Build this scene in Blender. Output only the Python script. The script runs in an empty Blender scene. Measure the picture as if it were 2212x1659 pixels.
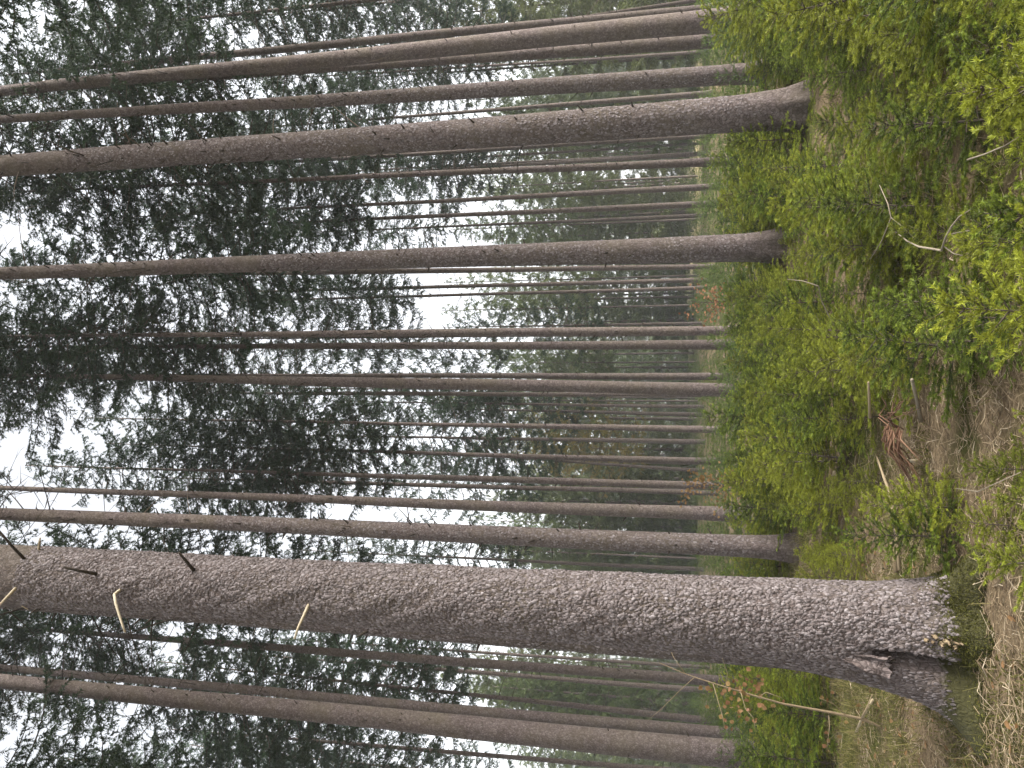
import bpy, math, random
import numpy as np

# ------------------------------------------------------------------ camera, sky, sun, exposure
scene = bpy.context.scene
COL = scene.collection
PITCH = math.radians(11.9)
CAMH = 1.7
FPX = 1662.0                      # focal length in units of a 2212 px wide frame
cam_data = bpy.data.cameras.new('camera')
cam = bpy.data.objects.new('camera', cam_data)
COL.objects.link(cam)
cam_data.sensor_fit = 'HORIZONTAL'
cam_data.sensor_width = 36.0
cam_data.lens = FPX / 2212.0 * 36.0
cam_data.clip_start = 0.05
cam_data.clip_end = 3000
from mathutils import Matrix, Vector
cp, sp = math.cos(PITCH), math.sin(PITCH)
# the phone was held upright but the picture is stored turned by a quarter: world up points to the picture's left
m = Matrix(((0, 1, 0, 0), (sp, 0, -cp, 0), (-cp, 0, -sp, CAMH), (0, 0, 0, 1)))
cam.matrix_world = m
scene.camera = cam

SUN_ELEV, SUN_AZ = 38.0, 102.0     # azimuth measured clockwise from the view direction (+Y)
world = bpy.data.worlds.new('World')
scene.world = world
world.use_nodes = True
wn = world.node_tree
wn.nodes.clear()
sky = wn.nodes.new('ShaderNodeTexSky')
sky.sky_type = 'NISHITA'
sky.sun_disc = False
sky.sun_elevation = math.radians(SUN_ELEV)
sky.sun_rotation = math.radians(SUN_AZ)
sky.dust_density = 3.0
hs = wn.nodes.new('ShaderNodeHueSaturation')
hs.inputs['Saturation'].default_value = 0.16
bg = wn.nodes.new('ShaderNodeBackground')
bg.inputs['Strength'].default_value = 0.078
wo = wn.nodes.new('ShaderNodeOutputWorld')
wn.links.new(sky.outputs[0], hs.inputs['Color'])
wn.links.new(hs.outputs[0], bg.inputs['Color'])
wn.links.new(bg.outputs[0], wo.inputs['Surface'])

sd = bpy.data.lights.new('sun', 'SUN')
sd.energy = 1.5
sd.angle = math.radians(28)
sd.color = (1.0, 0.96, 0.9)
sun = bpy.data.objects.new('sun', sd)
COL.objects.link(sun)
el, az = math.radians(SUN_ELEV), math.radians(SUN_AZ)
to_sun = Vector((math.sin(az) * math.cos(el), math.cos(az) * math.cos(el), math.sin(el)))
sun.rotation_euler = to_sun.to_track_quat('Z', 'Y').to_euler()

scene.view_settings.view_transform = 'Standard'
scene.view_settings.look = 'None'
scene.view_settings.gamma = 1.0
scene.view_settings.exposure = 2.68
scene.view_settings.use_curve_mapping = False
scene.render.engine = 'CYCLES'
cy = scene.cycles
cy.max_bounces = 6
cy.diffuse_bounces = 4
cy.glossy_bounces = 1
cy.transmission_bounces = 3
cy.volume_bounces = 1
cy.caustics_reflective = False
cy.caustics_refractive = False
cy.use_denoising = True
try:
    cy.denoiser = 'OPENIMAGEDENOISE'; cy.denoising_prefilter = 'ACCURATE'; cy.denoising_input_passes = 'RGB_ALBEDO_NORMAL'
except Exception:
    pass

rng = np.random.default_rng(7)
random.seed(7)

# ------------------------------------------------------------------ helpers
def ray(px, py):
    u = 829.5 - py
    v = 1106.0 - px
    return np.array((u, cp * FPX - sp * v, sp * FPX + cp * v))

def at_depth(px, py, D):
    d = ray(px, py)
    t = D / d[1]
    return np.array((0, 0, CAMH)) + d * t, t

def on_ground(px, py, z=0.0):
    d = ray(px, py)
    t = (z - CAMH) / d[2]
    return np.array((0, 0, CAMH)) + d * t

def vnoise(x, y, seed=0):
    """smooth value noise, about -1..1"""
    x = np.asarray(x, float); y = np.asarray(y, float)
    xi = np.floor(x).astype(np.int64); yi = np.floor(y).astype(np.int64)
    fx = x - xi; fy = y - yi
    fx = fx * fx * (3 - 2 * fx); fy = fy * fy * (3 - 2 * fy)
    def h(a, b):
        n = (a * 374761393 + b * 668265263 + seed * 1442695041) & 0xffffffff
        n = ((n ^ (n >> 13)) * 1274126177) & 0xffffffff
        return ((n ^ (n >> 16)) & 0xffff) / 32767.5 - 1.0
    return ((h(xi, yi) * (1 - fx) + h(xi + 1, yi) * fx) * (1 - fy)
            + (h(xi, yi + 1) * (1 - fx) + h(xi + 1, yi + 1) * fx) * fy)

def gz(x, y):
    """height of the forest floor"""
    x = np.asarray(x, float); y = np.asarray(y, float)
    d = np.hypot(x, y)
    f = np.clip(1.2 - d / 400, 0, 1)
    return (0.06 * vnoise(x * 0.45, y * 0.45, 3) + 0.03 * vnoise(x * 1.7, y * 1.7, 5)) * f

def norm(a):
    return a / np.maximum(np.linalg.norm(a, axis=-1, keepdims=True), 1e-9)

class Tris:
    """collects triangles with a per-vertex 'tint' number"""
    def __init__(s):
        s.V = []; s.F = []; s.T = []; s.n = 0
    def add(s, V, F, tint=0.5):
        V = np.asarray(V, np.float32).reshape(-1, 3)
        F = np.asarray(F, np.int32).reshape(-1, 3)
        s.V.append(V); s.F.append(F + s.n)
        t = np.empty(len(V), np.float32); t[:] = tint
        s.T.append(t); s.n += len(V)
    def merge(s, V, F, T):
        s.V.append(V); s.F.append(F + s.n); s.T.append(T); s.n += len(V)
    def arrays(s):
        return np.concatenate(s.V), np.concatenate(s.F), np.concatenate(s.T)
    def mesh(s, name, mat, smooth=False):
        V, F, T = s.arrays()
        return arr_mesh(name, V, F, T, mat, smooth)

def arr_mesh(name, V, F, T, mat, smooth=False):
    me = bpy.data.meshes.new(name)
    me.vertices.add(len(V)); me.loops.add(len(F) * 3); me.polygons.add(len(F))
    me.vertices.foreach_set('co', np.ascontiguousarray(V, np.float32).ravel())
    me.loops.foreach_set('vertex_index', np.ascontiguousarray(F, np.int32).ravel())
    me.polygons.foreach_set('loop_start', np.arange(0, len(F) * 3, 3, dtype=np.int32))
    me.polygons.foreach_set('loop_total', np.full(len(F), 3, np.int32))
    if smooth:
        me.polygons.foreach_set('use_smooth', np.ones(len(F), bool))
    a = me.attributes.new('tint', 'FLOAT', 'POINT')
    a.data.foreach_set('value', np.ascontiguousarray(T, np.float32))
    me.update(calc_edges=True)
    me.materials.append(mat)
    return me

def frames(d):
    d = norm(d)
    ref = np.where(np.abs(d[:, 2:3]) > 0.9, np.array([[1.0, 0, 0]]), np.array([[0, 0, 1.0]]))
    a = norm(np.cross(d, ref)); b = np.cross(d, a)
    return d, a, b

def add_tubes(T, P0, P1, r0, r1, sides=4, tint=0.5):
    P0 = np.asarray(P0, float).reshape(-1, 3); P1 = np.asarray(P1, float).reshape(-1, 3)
    n = len(P0)
    if n == 0: return
    r0 = np.broadcast_to(r0, n); r1 = np.broadcast_to(r1, n)
    d, a, b = frames(P1 - P0)
    an = np.arange(sides) * 2 * np.pi / sides
    ring = a[:, None] * np.cos(an)[None, :, None] + b[:, None] * np.sin(an)[None, :, None]
    V = np.concatenate([P0[:, None] + ring * r0[:, None, None], P1[:, None] + ring * r1[:, None, None]], 1)
    k = np.arange(sides); k2 = (k + 1) % sides
    F = np.concatenate([np.stack([k, k2, k + sides], 1), np.stack([k2, k2 + sides, k + sides], 1)])
    F = F[None] + (np.arange(n) * 2 * sides)[:, None, None]
    tt = np.repeat(np.broadcast_to(tint, n), 2 * sides)
    T.add(V, F, tt)

def add_polyline(T, pts, radii, sides=6, tint=0.5):
    """one continuous bent tube"""
    pts = np.asarray(pts, float); n = len(pts)
    tan = norm(np.gradient(pts, axis=0))
    d, a, b = frames(tan)
    for i in range(1, n):                                # keep the rings from twisting
        a[i] = a[i - 1] - d[i] * np.dot(a[i - 1], d[i]); a[i] /= np.linalg.norm(a[i]); b[i] = np.cross(d[i], a[i])
    an = np.arange(sides) * 2 * np.pi / sides
    ring = a[:, None] * np.cos(an)[None, :, None] + b[:, None] * np.sin(an)[None, :, None]
    V = pts[:, None] + ring * np.asarray(radii, float)[:, None, None]
    k = np.arange(sides); k2 = (k + 1) % sides
    F = np.concatenate([np.stack([k, k2, k + sides], 1), np.stack([k2, k2 + sides, k + sides], 1)])
    F = (F[None] + (np.arange(n - 1) * sides)[:, None, None]).reshape(-1, 3)
    V = np.concatenate([V.reshape(-1, 3), pts[:1], pts[-1:]])
    c0 = n * sides
    caps = [np.stack([k2, k, np.full(sides, c0)], 1), np.stack([k + (n - 1) * sides, k2 + (n - 1) * sides, np.full(sides, c0 + 1)], 1)]
    T.add(V, np.concatenate([F] + caps), tint)

def add_needles(T, P0, P1, per_m, length, width, rg, tilt=55, tint=0.5, up_bias=0.0, jitter=0.25):
    """thin pointed needles standing round the given shoots"""
    P0 = np.asarray(P0, float); P1 = np.asarray(P1, float)
    L = np.linalg.norm(P1 - P0, axis=1)
    cnt = np.maximum(1, np.round(L * per_m + rg.random(len(L)) - 0.5)).astype(int)
    ix = np.repeat(np.arange(len(L)), cnt)
    t = rg.random(len(ix))[:, None]
    base = P0[ix] + (P1 - P0)[ix] * t
    d, a, b = frames((P1 - P0))
    ph = rg.random(len(ix)) * 2 * np.pi
    r = a[ix] * np.cos(ph)[:, None] + b[ix] * np.sin(ph)[:, None]
    if up_bias:
        r = norm(r + np.array([0, 0, up_bias]))
    th = np.radians(tilt + rg.normal(0, 14, len(ix)))[:, None]
    nd = norm(d[ix] * np.cos(th) + r * np.sin(th))
    ln = (length * (1 + rg.normal(0, jitter, len(ix))).clip(0.35, 1.7))[:, None]
    w = norm(np.cross(nd, norm(rg.normal(size=(len(ix), 3))))) * (width / 2)
    V = np.stack([base - w, base + w, base + nd * ln], 1)
    F = np.arange(len(ix) * 3).reshape(-1, 3)
    tn = np.broadcast_to(tint, len(L))[ix] + rg.normal(0, 0.07, len(ix))
    T.add(V, F, np.repeat(tn, 3).clip(0, 1))

def rotz(P, a):
    c, s = np.cos(a), np.sin(a)
    return np.stack([P[..., 0] * c - P[..., 1] * s, P[..., 0] * s + P[..., 1] * c, P[..., 2]], -1)

def obj(name, me, parent=None, loc=None, kind=None):
    o = bpy.data.objects.new(name, me)
    COL.objects.link(o)
    if parent is not None: o.parent = parent
    if loc is not None: o.location = loc
    if kind: o['kind'] = kind
    return o

def thing(name, label, cat, loc=(0, 0, 0), rz=0.0, group=None, scale=None):
    o = bpy.data.objects.new(name, None)
    COL.objects.link(o)
    o.empty_display_size = 0.2
    o.location = loc; o.rotation_euler = (0, 0, rz)
    if scale is not None: o.scale = scale
    o['label'] = label; o['category'] = cat
    if group: o['group'] = group
    return o

def tag(o, label, cat, group=None):
    o['label'] = label; o['category'] = cat
    if group: o['group'] = group
    return o

# ------------------------------------------------------------------ materials
def new_mat(name):
    mt = bpy.data.materials.new(name)
    mt.use_nodes = True
    nt = mt.node_tree
    nt.nodes.clear()
    out = nt.nodes.new('ShaderNodeOutputMaterial')
    return mt, nt, out

def N(nt, typ, **kw):
    n = nt.nodes.new(typ)
    for k, v in kw.items():
        if k.startswith('i_'):
            n.inputs[k[2:].replace('_', ' ')].default_value = v
        else:
            setattr(n, k, v)
    return n

def ramp(nt, stops):
    n = nt.nodes.new('ShaderNodeValToRGB')
    e = n.color_ramp.elements
    while len(e) < len(stops): e.new(0.5)
    for el_, (p, c) in zip(e, stops):
        el_.position = p; el_.color = (*c, 1)
    return n

def mixrgb(nt, fac, a, b, mode='MIX'):
    n = nt.nodes.new('ShaderNodeMix'); n.data_type = 'RGBA'; n.blend_type = mode
    for sock, val in ((n.inputs[0], fac), (n.inputs[6], a), (n.inputs[7], b)):
        if hasattr(val, 'links'): nt.links.new(val, sock)
        elif isinstance(val, tuple): sock.default_value = (*val, 1)
        else: sock.default_value = val
    return n.outputs[2]

def leaf_mat(name, dark, light, hue_var=0.03, val_var=0.25, transl=0.3, rough=0.55, alt=None):
    mt, nt, out = new_mat(name)
    at = N(nt, 'ShaderNodeAttribute', attribute_name='tint')
    c = mixrgb(nt, at.outputs['Fac'], dark, light)
    oi = N(nt, 'ShaderNodeObjectInfo')
    if alt:
        rp = ramp(nt, [(0.2, (0, 0, 0)), (0.8, (1, 1, 1))])
        nt.links.new(oi.outputs['Random'], rp.inputs[0])
        c = mixrgb(nt, rp.outputs[0], c, mixrgb(nt, at.outputs['Fac'], tuple(x * 0.4 for x in alt), alt))
    hsv = N(nt, 'ShaderNodeHueSaturation')
    mh = N(nt, 'ShaderNodeMapRange', i_To_Min=0.5 - hue_var, i_To_Max=0.5 + hue_var)
    mv = N(nt, 'ShaderNodeMapRange', i_To_Min=1 - val_var, i_To_Max=1 + val_var)
    wn_ = N(nt, 'ShaderNodeTexWhiteNoise', noise_dimensions='1D')
    nt.links.new(oi.outputs['Random'], mh.inputs[0])
    nt.links.new(oi.outputs['Random'], wn_.inputs['W'])
    nt.links.new(wn_.outputs['Value'], mv.inputs[0])
    nt.links.new(mh.outputs[0], hsv.inputs['Hue']); nt.links.new(mv.outputs[0], hsv.inputs['Value'])
    nt.links.new(c, hsv.inputs['Color'])
    p = N(nt, 'ShaderNodeBsdfPrincipled', i_Roughness=rough)
    p.inputs['Specular IOR Level'].default_value = 0.25
    nt.links.new(hsv.outputs[0], p.inputs['Base Color'])
    tr = N(nt, 'ShaderNodeBsdfTranslucent')
    nt.links.new(hsv.outputs[0], tr.inputs['Color'])
    mx = N(nt, 'ShaderNodeMixShader'); mx.inputs[0].default_value = transl
    nt.links.new(p.outputs[0], mx.inputs[1]); nt.links.new(tr.outputs[0], mx.inputs[2])
    nt.links.new(mx.outputs[0], out.inputs[0])
    return mt

def bark_mat(name, c_dark, c_mid, c_light, scale, bump, moss=0.0, rough=0.9):
    mt, nt, out = new_mat(name)
    tc = N(nt, 'ShaderNodeTexCoord')
    mp = N(nt, 'ShaderNodeMapping'); mp.inputs['Scale'].default_value = (1, 1, 0.8)
    nt.links.new(tc.outputs['Object'], mp.inputs[0])
    ns = N(nt, 'ShaderNodeTexNoise', i_Scale=scale * 0.6, i_Detail=4.0)
    nt.links.new(mp.outputs[0], ns.inputs['Vector'])
    warp = mixrgb(nt, 0.06, mp.outputs[0], ns.outputs['Color'])
    vo = N(nt, 'ShaderNodeTexVoronoi', i_Scale=scale); nt.links.new(warp, vo.inputs['Vector'])
    ve = N(nt, 'ShaderNodeTexVoronoi', i_Scale=scale, feature='DISTANCE_TO_EDGE'); nt.links.new(warp, ve.inputs['Vector'])
    sep = N(nt, 'ShaderNodeSeparateColor'); nt.links.new(vo.outputs['Color'], sep.inputs[0])
    rp = ramp(nt, [(0.0, c_dark), (0.45, c_mid), (1.0, c_light)])
    n2 = N(nt, 'ShaderNodeTexNoise', i_Scale=9.0, i_Detail=6.0, i_Roughness=0.65)
    nt.links.new(tc.outputs['Object'], n2.inputs['Vector'])
    mm = N(nt, 'ShaderNodeMath', operation='MULTIPLY_ADD'); mm.inputs[1].default_value = 0.45
    nt.links.new(sep.outputs[0], mm.inputs[0])
    m3 = N(nt, 'ShaderNodeMath', operation='MULTIPLY'); m3.inputs[1].default_value = 0.6
    nt.links.new(n2.outputs['Fac'], m3.inputs[0]); nt.links.new(m3.outputs[0], mm.inputs[2])
    nt.links.new(mm.outputs[0], rp.inputs[0])
    er = ramp(nt, [(0.0, (0.35, 0.33, 0.32)), (0.12, (1, 1, 1))])
    nt.links.new(ve.outputs['Distance'], er.inputs[0])
    col = mixrgb(nt, 0.8, rp.outputs[0], er.outputs[0], 'MULTIPLY')
    # large patches: reddish and greenish algae tints
    n3 = N(nt, 'ShaderNodeTexNoise', i_Scale=1.3, i_Detail=5.0)
    nt.links.new(tc.outputs['Object'], n3.inputs['Vector'])
    r3 = ramp(nt, [(0.42, (0, 0, 0)), (0.7, (1, 1, 1))]); nt.links.new(n3.outputs['Fac'], r3.inputs[0])
    f3 = N(nt, 'ShaderNodeMath', operation='MULTIPLY'); f3.inputs[1].default_value = 0.45
    nt.links.new(r3.outputs[0], f3.inputs[0])
    col = mixrgb(nt, f3.outputs[0], col, (0.115, 0.098, 0.062))
    if moss:
        sx = N(nt, 'ShaderNodeSeparateXYZ'); nt.links.new(tc.outputs['Object'], sx.inputs[0])
        mr = N(nt, 'ShaderNodeMapRange', i_From_Min=moss, i_From_Max=0.02); nt.links.new(sx.outputs[2], mr.inputs[0])
        n4 = N(nt, 'ShaderNodeTexNoise', i_Scale=11.0, i_Detail=7.0, i_Roughness=0.7); nt.links.new(tc.outputs['Object'], n4.inputs['Vector'])
        ad = N(nt, 'ShaderNodeMath', operation='ADD'); nt.links.new(mr.outputs[0], ad.inputs[0]); nt.links.new(n4.outputs['Fac'], ad.inputs[1])
        rm = ramp(nt, [(0.85, (0, 0, 0)), (1.15, (1, 1, 1))]); nt.links.new(ad.outputs[0], rm.inputs[0])
        col = mixrgb(nt, rm.outputs[0], col, (0.05, 0.047, 0.018))
    oi = N(nt, 'ShaderNodeObjectInfo')
    mv = N(nt, 'ShaderNodeMapRange', i_To_Min=0.8, i_To_Max=1.15); nt.links.new(oi.outputs['Random'], mv.inputs[0])
    hsv = N(nt, 'ShaderNodeHueSaturation'); nt.links.new(col, hsv.inputs['Color']); nt.links.new(mv.outputs[0], hsv.inputs['Value'])
    p = N(nt, 'ShaderNodeBsdfPrincipled', i_Roughness=rough)
    p.inputs['Specular IOR Level'].default_value = 0.2
    nt.links.new(hsv.outputs[0], p.inputs['Base Color'])
    hh = N(nt, 'ShaderNodeMath', operation='MULTIPLY_ADD'); hh.inputs[1].default_value = 1.2
    nt.links.new(ve.outputs['Distance'], hh.inputs[0]); nt.links.new(sep.outputs[1], hh.inputs[2])
    bp = N(nt, 'ShaderNodeBump', i_Strength=bump, i_Distance=0.02)
    nt.links.new(hh.outputs[0], bp.inputs['Height']); nt.links.new(bp.outputs[0], p.inputs['Normal'])
    nt.links.new(p.outputs[0], out.inputs[0])
    return mt

def tint_mat(name, stops, rough=0.85, bump=0.0, transl=0.0, nscale=30.0):
    """colour from the tint attribute through a ramp, with a little grain"""
    mt, nt, out = new_mat(name)
    at = N(nt, 'ShaderNodeAttribute', attribute_name='tint')
    tc = N(nt, 'ShaderNodeTexCoord')
    ns = N(nt, 'ShaderNodeTexNoise', i_Scale=nscale, i_Detail=4.0); nt.links.new(tc.outputs['Object'], ns.inputs['Vector'])
    ma = N(nt, 'ShaderNodeMath', operation='MULTIPLY_ADD'); ma.inputs[1].default_value = 0.3
    nt.links.new(ns.outputs['Fac'], ma.inputs[0])
    sb = N(nt, 'ShaderNodeMath', operation='SUBTRACT'); sb.inputs[1].default_value = 0.15
    nt.links.new(at.outputs['Fac'], sb.inputs[0]); nt.links.new(sb.outputs[0], ma.inputs[2])
    rp = ramp(nt, stops); nt.links.new(ma.outputs[0], rp.inputs[0])
    p = N(nt, 'ShaderNodeBsdfPrincipled', i_Roughness=rough)
    p.inputs['Specular IOR Level'].default_value = 0.2
    nt.links.new(rp.outputs[0], p.inputs['Base Color'])
    if bump:
        bp = N(nt, 'ShaderNodeBump', i_Strength=bump, i_Distance=0.01)
        nt.links.new(ns.outputs['Fac'], bp.inputs['Height']); nt.links.new(bp.outputs[0], p.inputs['Normal'])
    if transl:
        tr = N(nt, 'ShaderNodeBsdfTranslucent'); nt.links.new(rp.outputs[0], tr.inputs['Color'])
        mx = N(nt, 'ShaderNodeMixShader'); mx.inputs[0].default_value = transl
        nt.links.new(p.outputs[0], mx.inputs[1]); nt.links.new(tr.outputs[0], mx.inputs[2])
        nt.links.new(mx.outputs[0], out.inputs[0])
    else:
        nt.links.new(p.outputs[0], out.inputs[0])
    return mt

M_bark = bark_mat('spruce_bark', (0.045, 0.034, 0.03), (0.115, 0.09, 0.082), (0.20, 0.165, 0.157), 26.0, 0.5)
M_bark_big = bark_mat('scaly_bark', (0.045, 0.034, 0.03), (0.12, 0.094, 0.087), (0.20, 0.168, 0.16), 34.0, 0.7, moss=0.30)
M_flake = tint_mat('bark_flake', [(0.0, (0.06, 0.047, 0.043)), (0.5, (0.155, 0.13, 0.126)), (1.0, (0.28, 0.25, 0.248))], bump=0.5, nscale=90.0)
M_dead = tint_mat('dead_wood', [(0.0, (0.035, 0.028, 0.022)), (0.6, (0.12, 0.095, 0.07)), (1.0, (0.36, 0.31, 0.22))])
M_palewood = tint_mat('bare_wood', [(0.0, (0.14, 0.10, 0.06)), (0.5, (0.33, 0.26, 0.16)), (1.0, (0.55, 0.48, 0.36))])
M_redtwig = tint_mat('red_brown_twig', [(0.0, (0.06, 0.035, 0.022)), (0.5, (0.17, 0.09, 0.055)), (1.0, (0.30, 0.19, 0.12))])
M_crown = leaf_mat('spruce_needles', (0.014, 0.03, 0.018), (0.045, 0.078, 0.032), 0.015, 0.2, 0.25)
M_far = leaf_mat('haze_tinted_needles', (0.045, 0.065, 0.024), (0.125, 0.155, 0.05), 0.02, 0.2, 0.25)  # paler than the near crowns: part of the haze is in the colour
M_yellow = leaf_mat('yellow_leaves', (0.10, 0.085, 0.02), (0.22, 0.17, 0.04), 0.02, 0.15, 0.35)
M_young = leaf_mat('young_needles', (0.018, 0.038, 0.008), (0.21, 0.30, 0.034), 0.02, 0.2, 0.3, alt=(0.34, 0.345, 0.036))  # dark end also carries painted shade between the shoots
M_youngfar = leaf_mat('young_needles_shaded_stand', (0.028, 0.05, 0.011), (0.145, 0.205, 0.034), 0.0, 0.0, 0.3)  # darker copy of the young needles, shade put into the colour
M_orange = leaf_mat('beech_leaf', (0.15, 0.08, 0.03), (0.32, 0.19, 0.085), 0.02, 0.2, 0.35)
M_litter = tint_mat('litter', [(0.0, (0.055, 0.038, 0.022)), (0.45, (0.18, 0.128, 0.078)), (0.8, (0.31, 0.24, 0.15)), (1.0, (0.42, 0.35, 0.25))])
M_moss = tint_mat('moss', [(0.0, (0.02, 0.018, 0.007)), (0.6, (0.095, 0.095, 0.02)), (1.0, (0.18, 0.175, 0.04))], transl=0.2)
M_grass = tint_mat('dry_grass', [(0.0, (0.05, 0.055, 0.015)), (0.5, (0.13, 0.12, 0.035)), (1.0, (0.30, 0.25, 0.12))], transl=0.3)

def ground_material():
    mt, nt, out = new_mat('forest_floor')
    tc = N(nt, 'ShaderNodeTexCoord')
    n1 = N(nt, 'ShaderNodeTexNoise', i_Scale=0.9, i_Detail=8.0, i_Roughness=0.6); nt.links.new(tc.outputs['Object'], n1.inputs['Vector'])
    n2 = N(nt, 'ShaderNodeTexNoise', i_Scale=28.0, i_Detail=8.0, i_Roughness=0.7); nt.links.new(tc.outputs['Object'], n2.inputs['Vector'])
    lit = ramp(nt, [(0.25, (0.04, 0.028, 0.017)), (0.5, (0.15, 0.11, 0.066)), (0.75, (0.27, 0.21, 0.13))]); nt.links.new(n2.outputs['Fac'], lit.inputs[0])
    mos = ramp(nt, [(0.3, (0.03, 0.032, 0.008)), (0.7, (0.10, 0.10, 0.03))]); nt.links.new(n2.outputs['Fac'], mos.inputs[0])
    f = ramp(nt, [(0.47, (0, 0, 0)), (0.58, (1, 1, 1))]); nt.links.new(n1.outputs['Fac'], f.inputs[0])
    c = mixrgb(nt, f.outputs[0], lit.outputs[0], mos.outputs[0])
    sx = N(nt, 'ShaderNodeSeparateXYZ'); nt.links.new(tc.outputs['Object'], sx.inputs[0])
    mr = N(nt, 'ShaderNodeMapRange', i_From_Min=48.0, i_From_Max=62.0); nt.links.new(sx.outputs[1], mr.inputs[0])
    straw = ramp(nt, [(0.3, (0.22, 0.18, 0.09)), (0.7, (0.36, 0.30, 0.17))]); nt.links.new(n1.outputs['Fac'], straw.inputs[0])
    mx_ = N(nt, 'ShaderNodeMapRange', i_From_Min=9.0, i_From_Max=13.0); nt.links.new(sx.outputs[0], mx_.inputs[0])
    mx2 = N(nt, 'ShaderNodeMapRange', i_From_Min=29.0, i_From_Max=25.0); nt.links.new(sx.outputs[0], mx2.inputs[0])
    pr = N(nt, 'ShaderNodeMath', operation='MULTIPLY'); nt.links.new(mx_.outputs[0], pr.inputs[0]); nt.links.new(mx2.outputs[0], pr.inputs[1])
    p2a = N(nt, 'ShaderNodeMath', operation='MULTIPLY'); nt.links.new(pr.outputs[0], p2a.inputs[0]); nt.links.new(mr.outputs[0], p2a.inputs[1])
    mfar = N(nt, 'ShaderNodeMapRange', i_From_Min=105.0, i_From_Max=85.0); nt.links.new(sx.outputs[1], mfar.inputs[0])
    p2 = N(nt, 'ShaderNodeMath', operation='MULTIPLY'); nt.links.new(p2a.outputs[0], p2.inputs[0]); nt.links.new(mfar.outputs[0], p2.inputs[1])
    c = mixrgb(nt, mr.outputs[0], c, (0.05, 0.05, 0.022))
    c = mixrgb(nt, p2.outputs[0], c, straw.outputs[0])
    p = N(nt, 'ShaderNodeBsdfPrincipled', i_Roughness=0.95); p.inputs['Specular IOR Level'].default_value = 0.1
    nt.links.new(c, p.inputs['Base Color'])
    bp = N(nt, 'ShaderNodeBump', i_Strength=0.8, i_Distance=0.03); nt.links.new(n2.outputs['Fac'], bp.inputs['Height'])
    nt.links.new(bp.outputs[0], p.inputs['Normal']); nt.links.new(p.outputs[0], out.inputs[0])
    return mt

# ------------------------------------------------------------------ the ground
def build_ground():
    rad = np.concatenate([np.linspace(0.0, 14, 120), 14 * (420 / 14) ** (np.linspace(0, 1, 90)[1:])])
    na = 220
    an = np.arange(na) * 2 * np.pi / na
    X = rad[:, None] * np.cos(an); Y = rad[:, None] * np.sin(an)
    V = np.stack([X, Y, gz(X, Y)], -1).reshape(-1, 3)
    i = np.arange(len(rad) - 1)[:, None] * na; j = np.arange(na)[None]; j2 = (j + 1) % na
    F = np.concatenate([np.stack([i + j, i + na + j, i + na + j2], -1).reshape(-1, 3), np.stack([i + j, i + na + j2, i + j2], -1).reshape(-1, 3)])
    me = arr_mesh('ground', V, F, np.zeros(len(V)), ground_material(), True)
    obj('ground', me, kind='structure')
build_ground()

# ------------------------------------------------------------------ crowns (shared between trees)
def make_crown(seed, H=13.0, R=2.6, whorl=0.42, twig_gap=0.14, per_m=72, nlen=0.095, nwid=0.027, droop=0.35, low=0.55, sides=3, gaps=0.15, tlen=0.5):
    """a spruce crown: whorls of drooping boughs with hanging needle-clad twigs; base of the crown at z = 0"""
    rg = np.random.default_rng(seed)
    wood, leaf = Tris(), Tris()
    TP0, TP1, TT = [], [], []
    z = 0.0
    while z < H - 0.15:
        f = z / H
        prof = R * (min(1.0, low + f * 2.6) if f < 0.2 else 1.0) * (1 - max(0, f - 0.2) / 0.8) ** 0.8 + 0.12
        nb = int(rg.integers(4, 7))
        a0 = rg.random() * 6.28
        for b in range(nb):
            if rg.random() < gaps: continue
            L = prof * rg.uniform(0.6, 1.18)
            a = a0 + b * 6.283 / nb + rg.normal(0, 0.25)
            ns = max(4, int(L / 0.3))
            s = np.linspace(0, 1, ns + 1)
            rise = rg.uniform(-0.10, 0.15) + 0.5 * f
            zz = z + rg.normal(0, 0.1) + L * (rise * s - droop * (1.2 - f) * np.sin(s * 2.2) * 0.75 + 0.12 * s ** 3)
            side = L * 0.08 * rg.normal() * s ** 2
            P = rotz(np.stack([L * s, side, zz], -1), a)
            add_tubes(wood, P[:-1], P[1:], 0.022 * (1 - s[:-1] * 0.8) * (0.4 + L / 3), 0.022 * (1 - s[1:] * 0.8) * (0.4 + L / 3), 3, 0.25)
            nt_ = int(L / twig_gap * 2)
            st = (rg.random(nt_) ** 0.75) * 0.86 + 0.14
            base = np.stack([np.interp(st, s, P[:, k]) for k in range(3)], -1)
            out = np.array([math.cos(a), math.sin(a), 0]); sidev = np.array([-math.sin(a), math.cos(a), 0])
            sg = np.where(rg.random(nt_) < 0.5, -1.0, 1.0)
            dirs = norm(out * rg.uniform(0.2, 0.9, (nt_, 1)) + sidev * (sg * rg.uniform(0.25, 1.0, nt_))[:, None] + np.array([0, 0, -1.0]) * rg.uniform(0.0, 1.0, (nt_, 1)))
            tl = tlen * rg.uniform(0.45, 1.2, nt_) * (1.08 - 0.55 * st) * (0.5 + 0.5 * min(1, L / 1.6))
            mid = base + dirs * tl[:, None] * 0.55
            d2 = norm(dirs + np.array([0, 0, -1.0]) * rg.uniform(0.1, 0.7, (nt_, 1)))
            end = mid + d2 * tl[:, None] * 0.5
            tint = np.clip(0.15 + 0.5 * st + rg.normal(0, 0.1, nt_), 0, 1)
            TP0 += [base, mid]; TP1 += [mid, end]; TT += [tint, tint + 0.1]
            TP0.append(P[-3:-1]); TP1.append(P[-2:]); TT.append(np.full(2, 0.7))
        z += whorl * rg.uniform(0.75, 1.3)
    P0 = np.concatenate(TP0); P1 = np.concatenate(TP1); tt = np.concatenate(TT)
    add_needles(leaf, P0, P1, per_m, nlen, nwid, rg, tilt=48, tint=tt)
    return wood, leaf

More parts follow.
